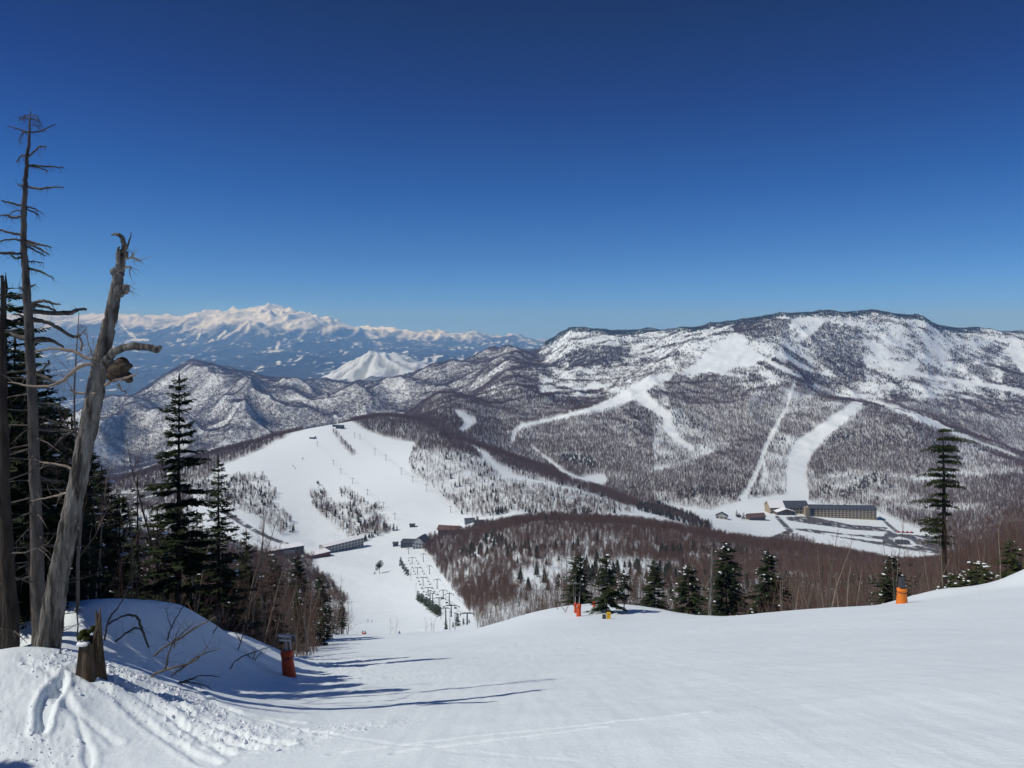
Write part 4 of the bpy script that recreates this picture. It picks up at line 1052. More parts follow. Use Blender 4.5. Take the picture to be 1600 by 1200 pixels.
for P_, w_ in (([(195,405,.2),(205,403,.2),(213,405,.2),(222,409,.2)], [4,3,3,1]), ([(204,403,.2),(208,397,.2)], [2,1]), ([(195,417,.2),(204,417,.2),(202,426,.2)], [4,3,1]),
               ([(197,452,.2),(201,446,.2)], [6,3]), ([(165,602,0),(178,594,-.2),(205,588,-.3),(214,585,-.3)], [5,5,3,1]), ([(185,598,-.2),(190,610,-.2),(200,616,-.2)], [3,2,1]),
               ([(150,560,0),(142,552,0),(135,520,0)], [3,2,1]), ([(150,615,0),(120,614,.2),(110,608,.2)], [5,4,2]), ([(150,567,0),(138,560,0),(110,548,.1),(80,545,.2),(56,549,.3)], [5,5,5,4,3]),
               ([(148,568,0),(125,572,0),(105,590,0),(92,598,.2),(70,604,.3),(30,600,.4),(12,597,.4)], [6,6,6,5,4,3,1]), ([(126,548,.1),(128,535,.1),(120,520,.1)], [4,3,2]),
               ([(122,740,0),(100,728,.2),(62,722,.4)], [5,4,2]), ([(104,770,0),(85,775,.2),(48,782,.4)], [4,3,1])):
    S2 = limb(m, P_, w_, Y0, org, 5, 5); twigs_on(m, S2, 9, .42, .006)
obj('branches', m.mesh('branches', M_PALEBARK, True), snag)

random.seed(22)
Y0 = 16; bx_, by_, bz_ = spot(62, Y0); org = Vector((bx_, by_, bz_))
dt = empty('dead_conifer', org, 'tall straight dead conifer with short bare broken branches, highest tree of the photo', 'dead tree')
m = MB(); limb(m, [(64,1010,0),(61,960,0),(58,860,0),(54,720,0),(50,620,0),(46,520,0),(41,440,0),(37,370,0),(39,300,0),(42,255,0),(46,215,0),(47,172,0)], [26,21,18,15,14,13,11,8.5,7,5.5,4,1], Y0, org, 8, 18, rough=.02, fur=.07)
obj('trunk', m.mesh('trunk', M_DEADDK, True), dt)
m = MB()
BR = [([(46,206,0),(35,204,0),(12,196,0)], [2,1.5,.6]), ([(46,206,0),(65,204,0),(86,194,0)], [2,2,.8]), ([(47,186,0),(36,184,0),(27,190,0)], [1.5,1,.5]), ([(47,186,0),(58,188,0),(64,196,0)], [1.5,1,.5]),
      ([(45,206,0),(35,208,0),(30,220,0)], [2,1.5,.5]), ([(47,180,0),(40,180,0),(30,184,0)], [1,1,.5]), ([(47,180,0),(56,181,0),(60,186,0)], [1,1,.5]), ([(46,195,0),(57,196,0),(64,201,0)], [1.5,1,.5]),
      ([(44,244,0),(55,236,0),(62,229,0),(71,229,0)], [3,2,2,1]), ([(42,242,0),(32,245,0),(26,254,0)], [2,2,.7]), ([(41,258,0),(60,259,0),(80,260,0),(98,262,0)], [3,2.5,2,1]), ([(41,259,0),(62,262,0),(75,268,0)], [3,2,1]),
      ([(39,290,0),(60,295,0),(80,293,0),(99,293,0)], [3,3,2,1]), ([(38,294,0),(34,290,0),(28,289,0)], [2,2,1]), ([(36,322,0),(20,318,0),(2,314,0)], [3,2.5,1.5]), ([(38,322,0),(50,325,0),(62,330,0)], [3,2,1]), ([(38,325,0),(50,330,0),(60,336,0)], [2,2,1]),
      ([(36,338,0),(20,340,0),(8,336,0),(-5,338,0)], [3,3,2,1]), ([(36,340,0),(32,330,0),(20,330,0),(14,338,0)], [2,1.5,1.5,1]), ([(36,366,0),(18,364,0),(-5,358,0)], [4,3,2]), ([(36,376,0),(15,374,0),(-8,380,0)], [3,2,2]),
      ([(39,376,0),(58,381,0),(80,386,0)], [4,3,1]), ([(39,378,0),(60,388,0),(78,398,0)], [4,3,1]), ([(40,383,0),(56,392,0),(70,400,0)], [3,2,1]), ([(36,396,0),(20,396,0),(-8,394,0)], [5,4,3]), ([(36,400,0),(26,404,0),(18,398,0)], [3,3,2]),
      ([(40,408,0),(55,409,0),(68,411,0)], [3,2,1]), ([(44,420,0),(60,423,0),(84,435,0)], [4,3,1]), ([(44,452,0),(50,447,0),(55,444,0)], [3,2,1]), ([(38,453,0),(31,449,0)], [3,2]), ([(38,460,0),(27,460,0)], [2,1]),
      ([(46,487,0),(70,488,0),(105,489,0),(118,486,0),(125,483,0),(135,483,0)], [7,6,6,6,4,3]), ([(46,475,0),(65,470,0),(80,473,0),(95,476,0)], [5,4,3,1]), ([(46,478,0),(65,478,0),(88,485,0)], [5,4,2]),
      ([(50,500,0),(70,503,0),(90,512,0),(115,526,0),(125,524,0)], [7,5,5,4,2]), ([(42,498,0),(30,492,0),(20,491,0)], [3,3,1]), ([(52,532,0),(70,530,0),(85,534,0),(100,544,0)], [8,8,5,2]), ([(42,530,0),(25,525,0),(15,520,0),(-2,512,0)], [8,6,4,3]),
      ([(54,582,0),(65,578,0),(75,568,0),(76,563,0)], [4,3,3,2]), ([(54,582,0),(75,592,0),(92,600,0)], [5,4,2]), ([(58,670,0),(80,672,0),(118,674,0)], [5,5,3]), ([(115,674,0),(95,685,0),(75,705,0)], [3,3,2]), ([(58,628,0),(80,632,0),(110,640,0)], [4,3,1]), ([(58,650,0),(75,655,0),(95,664,0)], [4,3,1]),
      ([(58,742,0),(80,750,0),(100,752,0)], [4,3,1]), ([(56,700,0),(40,704,0),(10,712,0)], [4,3,2])]
for P_, w_ in BR:
    dy = random.uniform(-.5, .5); P_ = [(a, b, dy * k_ / max(1, len(P_) - 1)) for k_, (a, b, c) in enumerate(P_)]
    S2 = limb(m, P_, [w * 1.1 + .4 for w in w_], Y0, org, 5, 4); L_ = sum((S2[i + 1] - S2[i]).length for i in range(len(S2) - 1))
    twigs_on(m, S2, int(9 + 10 * L_), .26, .0045, .5)
for i in range(26):
    py = random.uniform(560, 930); an = random.uniform(0, 6.28); a = P3(np.interp(py, [440, 620, 860], [41, 50, 58]), py, Y0) - org; d = Vector((math.cos(an), math.sin(an) - .2, random.uniform(-.2, .1))); L = random.uniform(.4, 1.2)
    S2 = [a, a + d * L * .5, a + d * L + Vector((0, 0, -.1 * L))]; m.tube(S2, [.022, .014, .005], 4, False); twigs_on(m, S2, 10, .3, .004, .4)
obj('branches', m.mesh('branches', M_DEADDK, True), dt)

random.seed(23)
def straight_trunk(px0, y0, px1, y1, w0, w1, Y, label, seed, br=14, name='dark_tree', mt=None):
    bx_, by_, bz_ = spot(px0, Y); org = Vector((bx_, by_, bz_)); e = empty(name, org, label, 'tree'); random.seed(seed)
    m = MB(); S2 = limb(m, [(px0, y0 + 12, 0), (px0, y0 - 20, 0), ((px0 + px1) / 2 + random.uniform(-4, 4), (y0 + y1) / 2, 0), (px1, y1, 0)], [w0 * 1.15, w0, (w0 + w1) / 2, w1], Y, org, 8, 10)
    obj('trunk', m.mesh('trunk', mt or M_BARKDK, True), e); m = MB()
    for i in range(br):
        a = S2[random.randrange(len(S2) // 3, len(S2))]; an = random.uniform(0, 6.28); L = random.uniform(.5, 1.5); d = Vector((math.cos(an), math.sin(an), random.uniform(-.25, .35)))
        q = [a, a + d * L * .5 + rv(.05), a + d * L + rv(.1)]; m.tube(q, [.022, .014, .004], 4, False); twigs_on(m, q, 8, .4, .005)
    obj('branches', m.mesh('branches', M_DEADDK), e); return e
straight_trunk(17, 1002, 3, 430, 23, 4, 14.5, 'dark upright tree at the left edge, left of the leaning dead tree', 31)
straight_trunk(58, 985, 40, 640, 15, 6, 17.5, 'slim dark trunk close behind the leaning dead tree', 32)
e = straight_trunk(1110, 968, 1113, 855, 7, 2, 70, 'grey dead conifer with bare drooping branches in the right thicket', 33, 40, 'dead_conifer', M_DEAD)
straight_trunk(897, 952, 896, 905, 2.4, 1.2, 80, 'thin dead stem behind the orange padded posts on the bump', 34, 6, 'dead_conifer', M_DEADDK)

# stump with a splintered back, moss and snow on its cut
random.seed(24); Y0 = 12.6; bx_, by_, bz_ = spot(141, Y0); org = Vector((bx_, by_, bz_ - .05))
st = empty('tree_stump', org, 'rotten broken stump with a tall splinter in front of the snow bank', 'stump')
m = MB(); nS = 22; V = []; F = []
for k in range(7):
    t = k / 6
    for i in range(nS):
        a = 2 * math.pi * i / nS; back = max(0, math.cos(a - .35)); top = .62 + .62 * back ** 4 + .06 * random.random()
        r = (.235 - .07 * t + .03 * math.sin(5 * a + 1) * (1 - t * .5) + .012 * math.sin(13 * a)) * (1 + .25 * (1 - t) ** 3)
        V.append((r * math.cos(a), r * .85 * math.sin(a), -.25 + (top + .25) * t))
for k in range(6):
    for i in range(nS):
        a_, b_ = k * nS + i, k * nS + (i + 1) % nS; F += [(a_, b_, b_ + nS), (a_, b_ + nS, a_ + nS)]
V.append((0, 0, .55)); F += [(6 * nS + i, 6 * nS + (i + 1) % nS, 7 * nS) for i in range(nS)]
m.add(V, F); m.tube([(.13, .02, .5), (.12, .02, .95), (.09, .02, 1.18)], [.07, .045, .012], 6, rough=.15); m.tube([(.17, -.05, .3), (.20, -.06, .6), (.17, -.04, .8)], [.06, .04, .02], 6, rough=.15)
obj('stump_body', m.mesh('stump_body', M_STUMP), st)
m = MB()
for i in range(9): m.blob((random.uniform(-.15, .05), random.uniform(-.1, .05), .70 + .02 * i), random.uniform(.05, .08), (1, 1, .8), 1, .3)
obj('moss', m.mesh('moss', mat('moss', (.022, .03, .008), .95, .05, (20, (.05, .055, .02), .5)), True), st)
m = MB(); m.blob((-.06, -.10, .63), .12, (1, .8, .35), 2, .08); obj('snow_cap', m.mesh('snow_cap', M_WSNOW, True), st)

# bare twigs and saplings sticking out of the bank
def sapling(label, lines, Y, seed, tw=10, name='sapling', mt=None, group=None):
    random.seed(seed); a = lines[0][0][0]; g = hit(a[0], a[1]) if Y is None else Vector(spot(a[0], Y)); Yb = g.y
    e = empty(name, g, label, 'shrub', group); m = MB(); b = MB()
    for q, (P_, w_) in enumerate(lines):
        S2 = limb(m if q == 0 else b, [(x, y, -.02 * k) for k, (x, y) in enumerate(P_)], w_, Yb, g, 5, 5, rough=.03); twigs_on(b, S2, tw, .5, .004)
    obj('stem', m.mesh('stem', mt or M_DEADDK, True), e); obj('twigs', b.mesh('twigs', mt or M_DEADDK), e); return e
sapling('bent leafless branch pushed into the shaded bank, biggest of the bare branches there', [([(236,1057),(258,1046),(300,1035),(325,1010)], [4,4,3,1.5]), ([(258,1046),(262,1028),(268,1008),(275,996)], [3.5,3,2,1]), ([(240,1025),(262,1009),(285,995),(305,981),(330,968),(336,964)], [3.5,3,3,3,2,1.5]),
         ([(268,1056),(290,1040),(312,1024),(345,1012)], [3,2.5,2,1]), ([(272,1012),(276,990),(284,975)], [2,1.5,.8]), ([(275,1000),(290,985),(300,975)], [2,1.5,.8])], None, 41, 12)
sapling('leafless branch arching over the bank and down into the snow right of the stump', [([(163,1000),(172,965),(190,940),(206,900)], [3,3,2,1]), ([(170,975),(195,962),(214,964),(222,985),(232,1012)], [3,3,4,4,2.5]), ([(180,1003),(196,990),(212,981),(222,984)], [3,3,3,2])], None, 42, 12)
sapling('low dead branch lying on the snow below the bigger bent branch', [([(280,1067),(298,1062),(314,1056),(345,1058)], [4,3,2,1]), ([(285,1066),(310,1068),(330,1075)], [2.5,2,1])], None, 43, 7)
sapling('thin leaning sapling on the bank crest above the bent branch', [([(262,1000),(270,975),(285,950),(296,935)], [2.2,2,1.5,.8]), ([(268,982),(262,965),(260,950)], [1.5,1,.6])], None, 50, 10)
sapling('brown sapling with red twigs on the far end of the bank', [([(372,1015),(380,992),(392,972)], [2,1.6,.8]), ([(376,1002),(366,985)], [1.5,.6])], None, 51, 14, mt=M_TWIG)
sapling('thin upright sapling left of the stump', [([(122,1002),(121,960),(119,925)], [2.5,2,1])], None, 44, 6)
sapling('thin short sapling between the leaning dead tree and the stump', [([(95,1022),(97,990),(100,975)], [2,1.6,1])], None, 45, 6)
sapling('two-stemmed sapling on the crest of the bank behind the stump', [([(135,930),(134,900),(136,870),(148,840)], [3,3,2,1]), ([(134,905),(145,880),(160,850)], [2,1.5,.8])], None, 46, 12)
sapling('slim brown twig sticking out of the right part of the bank', [([(360,1045),(372,1030),(400,1018),(425,1010)], [2,2,1.5,.8]), ([(333,990),(345,965),(350,950)], [2,1.5,1])], None, 47, 8)
sapling('wispy brown bush on the snow bump left of the orange posts', [([(884,957),(878,948),(874,942)], [1,.8,.5]), ([(884,955),(888,946),(890,941)], [1,.8,.5]), ([(872,952),(868,946)], [1,.5]), ([(890,962),(896,957)], [1,.5])], None, 48, 22, 'bush', M_TWIG)
sapling('dry grass tuft on the bank above the orange post', [([(395,1030),(398,1022),(400,1018)], [1.5,1,.5]), ([(398,1032),(404,1024),(409,1020)], [1.5,1,.5]), ([(393,1030),(388,1023)], [1.5,.5])], None, 49, 12, 'grass_tuft', M_PALEBARK)

# firs just outside the frame on the left: their shadows fall into the picture
for i, (x, y, h, s_) in enumerate(((-12.6, 8.3, 7.2, 611), (-17.5, 13.5, 9, 612), (-19.5, 18.5, 10, 613), (-17.8, 22, 8, 614))):
    T, C, Sn = conifer(h=h, rad=2.0, nb=7, seed=s_, snow=4)
    e = empty('fir_tree', (x, y, float(ground(x, y))), 'shaded fir just beyond the left edge of the photo', 'fir tree', 'firs beyond the left edge')
    obj('trunk', T.mesh('trunk', M_BARKDK, True), e); obj('crown', C.mesh('crown', M_FIR), e); obj('snow', Sn.mesh('snow', M_WSNOW), e)
for i, (x, y, s_) in enumerate(((-12.6, 31, 1.0), (-12.0, 33, .9), (-13.2, 33, 1.1), (-12.4, 35, .9), (-11.7, 34.5, .7), (-13.8, 30, .8), (-12.9, 36, 1.0))):
    o = obj('bush', SHR[i % 4]); o.location = (x, y, float(ground(x, y))); o.rotation_euler = (0, 0, i * 1.3); o.scale = (s_, s_, s_ * .8)
    tag(o, 'dense twiggy brown bush on the knob behind the orange padded post', 'bush', 'twiggy bushes behind the orange post')

# loose crumbs of snow broken off along the tracks
CR = []
for i in range(3):
    random.seed(900 + i); m = MB(); m.blob((0, 0, 0), .035, (1, .8, .6), 1, .35); CR.append(m.mesh('snow_crumb', M_WSNOW))
def along_px(P, n, spread):
    xs, ys = [], []
    W = [hit(*p) for p in P]
    for _ in range(n):
        i = rng.integers(0, len(W) - 1); t = rng.random(); v = W[i].lerp(W[i + 1], t); xs.append(v.x + rng.normal(0, spread)); ys.append(v.y + rng.normal(0, spread))
    return xs, ys
cxs, cys = [], []
for P, n_, sp_ in (([(140,1045),(250,1085),(330,1135),(430,1160)], 420, .4), ([(340,1145),(480,1150),(600,1130)], 120, .35), ([(60,1040),(150,1030)], 160, .3), ([(30,1120),(80,1190)], 90, .3),
                   ([(150,1040),(230,1062),(300,1090),(350,1118)], 500, .12), ([(460,1010),(520,1030),(600,1060)], 240, 1.0)):
    a_, b_ = along_px(P, n_, sp_); cxs += a_; cys += b_
cxs = np.array(cxs); cys = np.array(cys)
scatter('snow_crumbs', 'loose crumbs of snow strewn along the tracks in the foreground', proto_coll('protocrumb', CR), 3, cxs, cys, ground(cxs, cys) + .008, np.clip(rng.lognormal(-1.0, .6, len(cxs)), .1, 1.7), tilt=1.5)
# ------------------------------------------------------------------ buildings
M_WALLG = mat('grey_wall', (.30, .31, .33), .8, .2, (.6, (.22, .23, .25), .6))  # wall colours kept darker to stand in for fronts in shade
M_WALLW = mat('pale_wall', (.36, .35, .32), .8, .2, (.5, (.42, .41, .38), .6))
M_WALLT = mat('tan_wall', (.40, .33, .22), .8, .2, (.4, (.32, .26, .17), .6))
M_WALLSHADE = mat('shaded_grey_wall', (.13, .145, .17), .8, .2, (.6, (.09, .10, .12), .6))  # grey with the shade of the lodge front painted into it
M_WALLB = mat('brown_wall', (.16, .10, .075), .8, .2, (.5, (.11, .07, .05), .6))
M_ROOFD = mat('dark_roof', (.055, .06, .07), .6, .3, (.4, (.085, .09, .10), .6))
M_ROOFB = mat('brown_roof', (.16, .095, .07), .7, .2, (.4, (.12, .07, .055), .6))
M_GLASS = mat('dark_window', (.03, .04, .055), .15, .5)
M_GLASSR = mat('reddish_door', (.22, .05, .035), .6, .3)
M_STEEL = mat('grey_steel', (.16, .17, .18), .45, .5, metal=.6)
M_STEELD = mat('dark_steel', (.05, .055, .06), .5, .4)
M_ORANGE = mat('orange_padding', (.72, .10, .025), .55, .35, (9, (.55, .07, .02), .5), (18, .5, .01))
M_AMBER = mat('amber_padding', (.85, .24, .02), .55, .35, (9, (.68, .16, .015), .5), (18, .5, .01))
M_YELLOW = mat('yellow_box', (.75, .42, .02), .5, .3)
M_ALU = mat('pale_metal', (.45, .46, .47), .4, .5, metal=.5)

def building(name, label, px0, px1, pyb, h, depth, wall, roof, roofmat, yaw=0.0, nwin=(0, 0), rise=2.0, eave=.6, base=None, wingh=None, glass=None, drop=2.5):
    """front wall spans px0..px1 on the ground seen at row pyb; yaw turns it about its centre"""
    g = hit((px0 + px1) / 2, pyb) if base is None else Vector(base); w = (px1 - px0) / FX * g.y / max(.35, math.cos(yaw))
    e = empty(name, g, label, 'building', None, yaw)
    m = MB(); m.box((0, depth / 2, (h - drop) / 2), (w, depth, h + drop))
    if roof == 'gable':      # ridge along the width
        V = [(-w / 2, 0, h), (w / 2, 0, h), (w / 2, depth, h), (-w / 2, depth, h), (-w / 2, depth / 2, h + rise - .05), (w / 2, depth / 2, h + rise - .05)]
        m.add(V, [(0, 4, 3), (1, 2, 5)])
    if roof == 'front':      # gable end faces the viewer
        V = [(-w / 2, 0, h), (w / 2, 0, h), (0, 0, h + rise - .05), (-w / 2, depth, h), (w / 2, depth, h), (0, depth, h + rise - .05)]
        m.add(V, [(0, 1, 2), (3, 5, 4)])
    obj('wall', m.mesh('wall', wall), e)
    m = MB(); t = .35; E = eave
    def slab(q):
        V = [Vector(v) for v in q] + [Vector(v) + Vector((0, 0, t)) for v in q]
        m.add(V, [(0, 2, 1), (0, 3, 2), (4, 5, 6), (4, 6, 7), (0, 1, 5), (0, 5, 4), (1, 2, 6), (1, 6, 5), (2, 3, 7), (2, 7, 6), (3, 0, 4), (3, 4, 7)])
    k = rise / (depth / 2) if roof == 'gable' else rise / (w / 2)
    if roof == 'gable':
        slab([(-w / 2 - E, -E, h - k * E + .02), (w / 2 + E, -E, h - k * E + .02), (w / 2 + E, depth / 2, h + rise), (-w / 2 - E, depth / 2, h + rise)])
        slab([(-w / 2 - E, depth / 2, h + rise), (w / 2 + E, depth / 2, h + rise), (w / 2 + E, depth + E, h - k * E + .02), (-w / 2 - E, depth + E, h - k * E + .02)])
    elif roof == 'front':
        slab([(-w / 2 - E, -E, h - k * E + .02), (0, -E, h + rise), (0, depth + E, h + rise), (-w / 2 - E, depth + E, h - k * E + .02)])
        slab([(0, -E, h + rise), (w / 2 + E, -E, h - k * E + .02), (w / 2 + E, depth + E, h - k * E + .02), (0, depth + E, h + rise)])
    elif roof == 'shed':
        slab([(-w / 2 - E, -E, h + .02), (w / 2 + E, -E, h + .02), (w / 2 + E, depth + E, h + rise), (-w / 2 - E, depth + E, h + rise)])
    else:
        slab([(-w / 2 - E, -E, h + .02), (w / 2 + E, -E, h + .02), (w / 2 + E, depth + E, h + .02), (-w / 2 - E, depth + E, h + .02)])
    obj('roof', m.mesh('roof', roofmat), e)
    if roofmat is M_WSNOW and w > 12:
        m = MB(); zf = h - (k * E if roof == 'gable' else 0) - .12; m.box((0, -E - .06, zf), (w + 2 * E, .1, .5)); obj('eave_board', m.mesh('eave_board', M_STEELD), e)
    nx, nz = nwin
    if nx:
        ww, hh = w / nx * .55, h / nz * .52; m = MB(); m.box((0, 0, 0), (ww, .12, hh)); wm = m.mesh('window', glass or M_GLASS)
        for i in range(nx):
            for j in range(nz):
                o = obj('window', wm, e); o.location = (-w / 2 + (i + .5) * w / nx, -.05, (j + .5) * h / nz)
    return e, w

building('lodge', 'long low grey lodge with a flat snow roof at the end of the access road', 420, 470, 868, 8, 14, M_WALLSHADE, 'shed', M_WSNOW, R(34), (9, 2), .8)
building('shed', 'small slate-blue block in front of the long low lodge', 444, 459, 874, 7, 8, M_STEEL, 'shed', M_ROOFD, R(10), (2, 1), 1)
building('hotel', 'three-storey pale slope hotel with a snowy roof beside the lower piste', 514, 563, 860, 10, 13, M_WALLW, 'gable', M_WSNOW, R(46), (12, 3), 1.8)
building('ski_house', 'low red-fronted ski house with a snowy roof, joined left of the slope hotel', 489, 513, 871, 4.5, 13, M_WALLB, 'shed', M_WSNOW, R(44), (5, 1), .8, glass=M_GLASSR)
building('lift_station', 'dark lift station at the foot of the lower chairlift', 626, 645, 856, 6.5, 12, M_STEELD, 'shed', M_ROOFD, R(-6), (4, 1), 1)
building('kiosk', 'small dark hut left of the foot of the chairlift', 614, 622, 854, 4, 5, M_STEELD, 'gable', M_ROOFD, R(5), (1, 1), 1.2)
building('gable_house', 'steep-roofed slate-grey house at the foot of the chairlift', 644, 664, 858, 8, 16, M_WALLG, 'front', M_ROOFD, R(-22), (4, 2), 6.5)
building('restaurant', 'brown-roofed restaurant at the foot of the wide piste', 684, 716, 836, 7, 14, M_WALLG, 'gable', M_ROOFB, R(-12), (8, 1), 3.5, 1.5)
building('cabin', 'low green-roofed cabin right of the wide piste, behind the brown wood', 727, 742, 818, 4, 9, M_WALLG, 'gable', M_STEEL, R(12), (3, 1), 2.2)
building('cabin', 'dark cabin right of the low green-roofed cabin', 742, 757, 822, 4.5, 9, M_WALLB, 'gable', M_STEELD, R(12), (3, 1), 2.2)
building('groomer_shed', 'small dark shed on the snow above the restaurant', 640, 648, 824, 3.5, 5, M_STEELD, 'gable', M_ROOFD, 0, (1, 1), 1)
building('top_station', 'dark lift house at the very top of the snow hill', 524, 535, 670, 6, 9, M_STEELD, 'gable', M_ROOFD, R(-20), (2, 1), 2)
building('top_shelter', 'small flat shelter just left of the topmost lift house', 519, 525, 667, 4, 6, M_STEELD, 'flat', M_ROOFD, R(-20), (1, 1), 0)
building('hill_station', 'grey lift hut on the left brow of the snow hill', 483, 491, 686, 4.5, 7, M_WALLG, 'gable', M_WSNOW, R(-20), (2, 1), 1.6)
# the resort at the foot of the right mountain
building('resort_lodge', 'wide gabled resort lodge, its roof half under snow, left of the long hotel', 1203, 1264, 803, 12, 26, M_WALLT, 'gable', M_ROOFD, R(2), (12, 2), 9, 1.2)
rl = bpy.context.scene.objects['resort_lodge']; m = MB(); m.add([(-37, -1.4, 11.55), (-8, -1.4, 11.55), (-8, 13.1, 21.55), (-37, 13.1, 21.55), (-37, -1.4, 11.9), (-8, -1.4, 11.9), (-8, 13.1, 21.9), (-37, 13.1, 21.9)], [(4, 5, 6), (4, 6, 7), (0, 1, 5), (0, 5, 4), (1, 2, 6), (1, 6, 5), (3, 0, 4), (3, 4, 7), (2, 3, 7), (2, 7, 6)]); obj('roof_snow', m.mesh('roof_snow', M_WSNOW), rl)
ex, wl = building('entrance_hall', 'small brown gabled entrance hall in front of the resort lodge', 1214, 1243, 805, 6, 12, M_WALLB, 'front', M_WSNOW, R(6), (4, 1), 5, 1.0)
hotel, wh = building('long_hotel', 'long tan five-storey hotel with a dark roof above the parking lot', 1266, 1368, 810, 17, 18, M_WALLT, 'gable', M_ROOFD, R(-4), (19, 5), 5, .8)
m = MB(); m.box((-wh / 2 - 3.5, 4, 9), (7, 9, 19)); obj('tower', m.mesh('tower', M_WALLT), hotel)
m = MB(); m.box((-wh / 2 + 5.5, -.14, 9), (5, .1, 15)); obj('glass_front', m.mesh('glass_front', M_GLASS), hotel)
building('storehouse', 'long low brown-roofed building left of the resort lodge', 1170, 1197, 813, 6, 12, M_WALLB, 'gable', M_ROOFB, R(12), (6, 1), 4.5, 1.2)
building('cottage', 'small pale cottage with a dark gable roof alone on the left snow flat', 1119, 1136, 811, 5, 9, M_WALLW, 'front', M_ROOFD, R(-20), (3, 1), 5)
building('parking_hut', 'grey hut on the snowy island in the parking lot', 1403, 1421, 851, 4.5, 10, M_STEEL, 'flat', M_ROOFD, R(-8), (4, 1), 0)
building('white_hut', 'tiny white hut on the wooded grey hillside right of the leaning dead tree', 152, 159, 664, 14, 14, M_WSNOW, 'front', M_WSNOW, 0, (1, 1), 6)

# ------------------------------------------------------------------ cars, snow machines
CARC = [('white', (.72, .73, .74)), ('silver', (.38, .39, .41)), ('black', (.02, .02, .023)), ('dark blue', (.02, .04, .12)), ('red', (.30, .025, .02)), ('grey', (.14, .145, .15))]
M_TYRE = mat('tyre', (.02, .02, .02), .9); PAINT = [mat('car_paint', c, .25, .6) for _, c in CARC]
def car_meshes(mt):
    b = MB(); b.box((0, 0, .62), (4.4, 1.75, .62)); 
    V = [(-1.7, -.82, .93), (1.15, -.82, .93), (1.15, .82, .93), (-1.7, .82, .93), (-1.3, -.68, 1.5), (.45, -.68, 1.5), (.45, .68, 1.5), (-1.3, .68, 1.5)]
    c = MB(); c.add(V, [(0, 1, 5), (0, 5, 4), (1, 2, 6), (1, 6, 5), (2, 3, 7), (2, 7, 6), (3, 0, 4), (3, 4, 7), (4, 5, 6), (4, 6, 7)])
    r = MB(); r.box((-.43, 0, 1.52), (1.8, 1.38, .05)); w = MB(); w.tube([(0, -.1, 0), (0, .1, 0)], [.33, .33], 10)
    return b.mesh('body', mt), c.mesh('windows', M_GLASS), r.mesh('roof', mt), w.mesh('wheel', M_TYRE)
CM = [car_meshes(p) for p in PAINT]
def car(px, py, k, rz, label, group):
    g = hit(px, py); e = empty('parked_car', (g.x, g.y, g.z + .02), label, 'car', group, rz); b, c, r, w = CM[k]
    obj('body', b, e); obj('windows', c, e); obj('roof', r, e)
    for sx in (-1.4, 1.4):
        for sy in (-.85, .85): o = obj('wheel', w, e); o.location = (sx, sy, .33)
random.seed(61)
def car_row(x0, y0, x1, y1, n, rz, where, group):
    for i in range(n):
        if random.random() < .12: continue
        t = i / (n - 1); k = random.choice((0, 0, 0, 1, 1, 2, 3, 4, 5)); car(x0 + (x1 - x0) * t, y0 + (y1 - y0) * t, k, rz + random.uniform(-.06, .06), f'{CARC[k][0]} car parked {where}', f'{CARC[k][0]} cars {group}')
car_row(1264, 817, 1330, 822.5, 21, R(82), 'in the row below the long hotel', 'below the long hotel')
car_row(1333, 823, 1378, 827, 14, R(82), 'at the right end of the strip under the hotel', 'right under the hotel')
car_row(1236, 810.5, 1258, 812.5, 5, R(20), 'in front of the resort lodge', 'before the resort lodge')
car_row(1426, 841, 1452, 846, 8, R(75), 'in the upper row right of the parking hut', 'upper row right of the hut')
car_row(1430, 848, 1462, 853, 9, R(75), 'in the lower row right of the parking hut', 'lower row right of the hut')
car_row(472, 867, 484, 866, 3, R(40), 'between the grey lodge and the ski house', 'beside the ski house')
def groomer(px, py, i):
    g = hit(px, py); e = empty('snow_groomer', (g.x, g.y, g.z), 'orange-red snow groomer parked in line above the parking lot', 'snow machine', 'snow groomers above the parking lot', R(20))
    m = MB(); m.box((0, 0, 1.25), (4.4, 2.4, .8)); obj('body', m.mesh('body', M_ORANGE), e)
    m = MB(); m.box((.7, 0, 2.2), (1.9, 2.0, 1.1)); obj('cab', m.mesh('cab', M_ORANGE), e); m = MB(); m.box((.75, 0, 2.3), (2.0, 2.05, .55)); obj('windows', m.mesh('windows', M_GLASS), e)
    m = MB(); m.box((0, 0, 0), (4.8, .9, .8)); tm = m.mesh('track', M_TYRE)
    for s_ in (-1.35, 1.35): o = obj('track', tm, e); o.location = (0, s_, .45)
    m = MB(); m.box((3.2, 0, .7), (.25, 4.0, 1.1)); obj('blade', m.mesh('blade', M_STEELD), e)
for i, x in enumerate((1403, 1410, 1417, 1424)): groomer(x, 832 + i * .3, i)

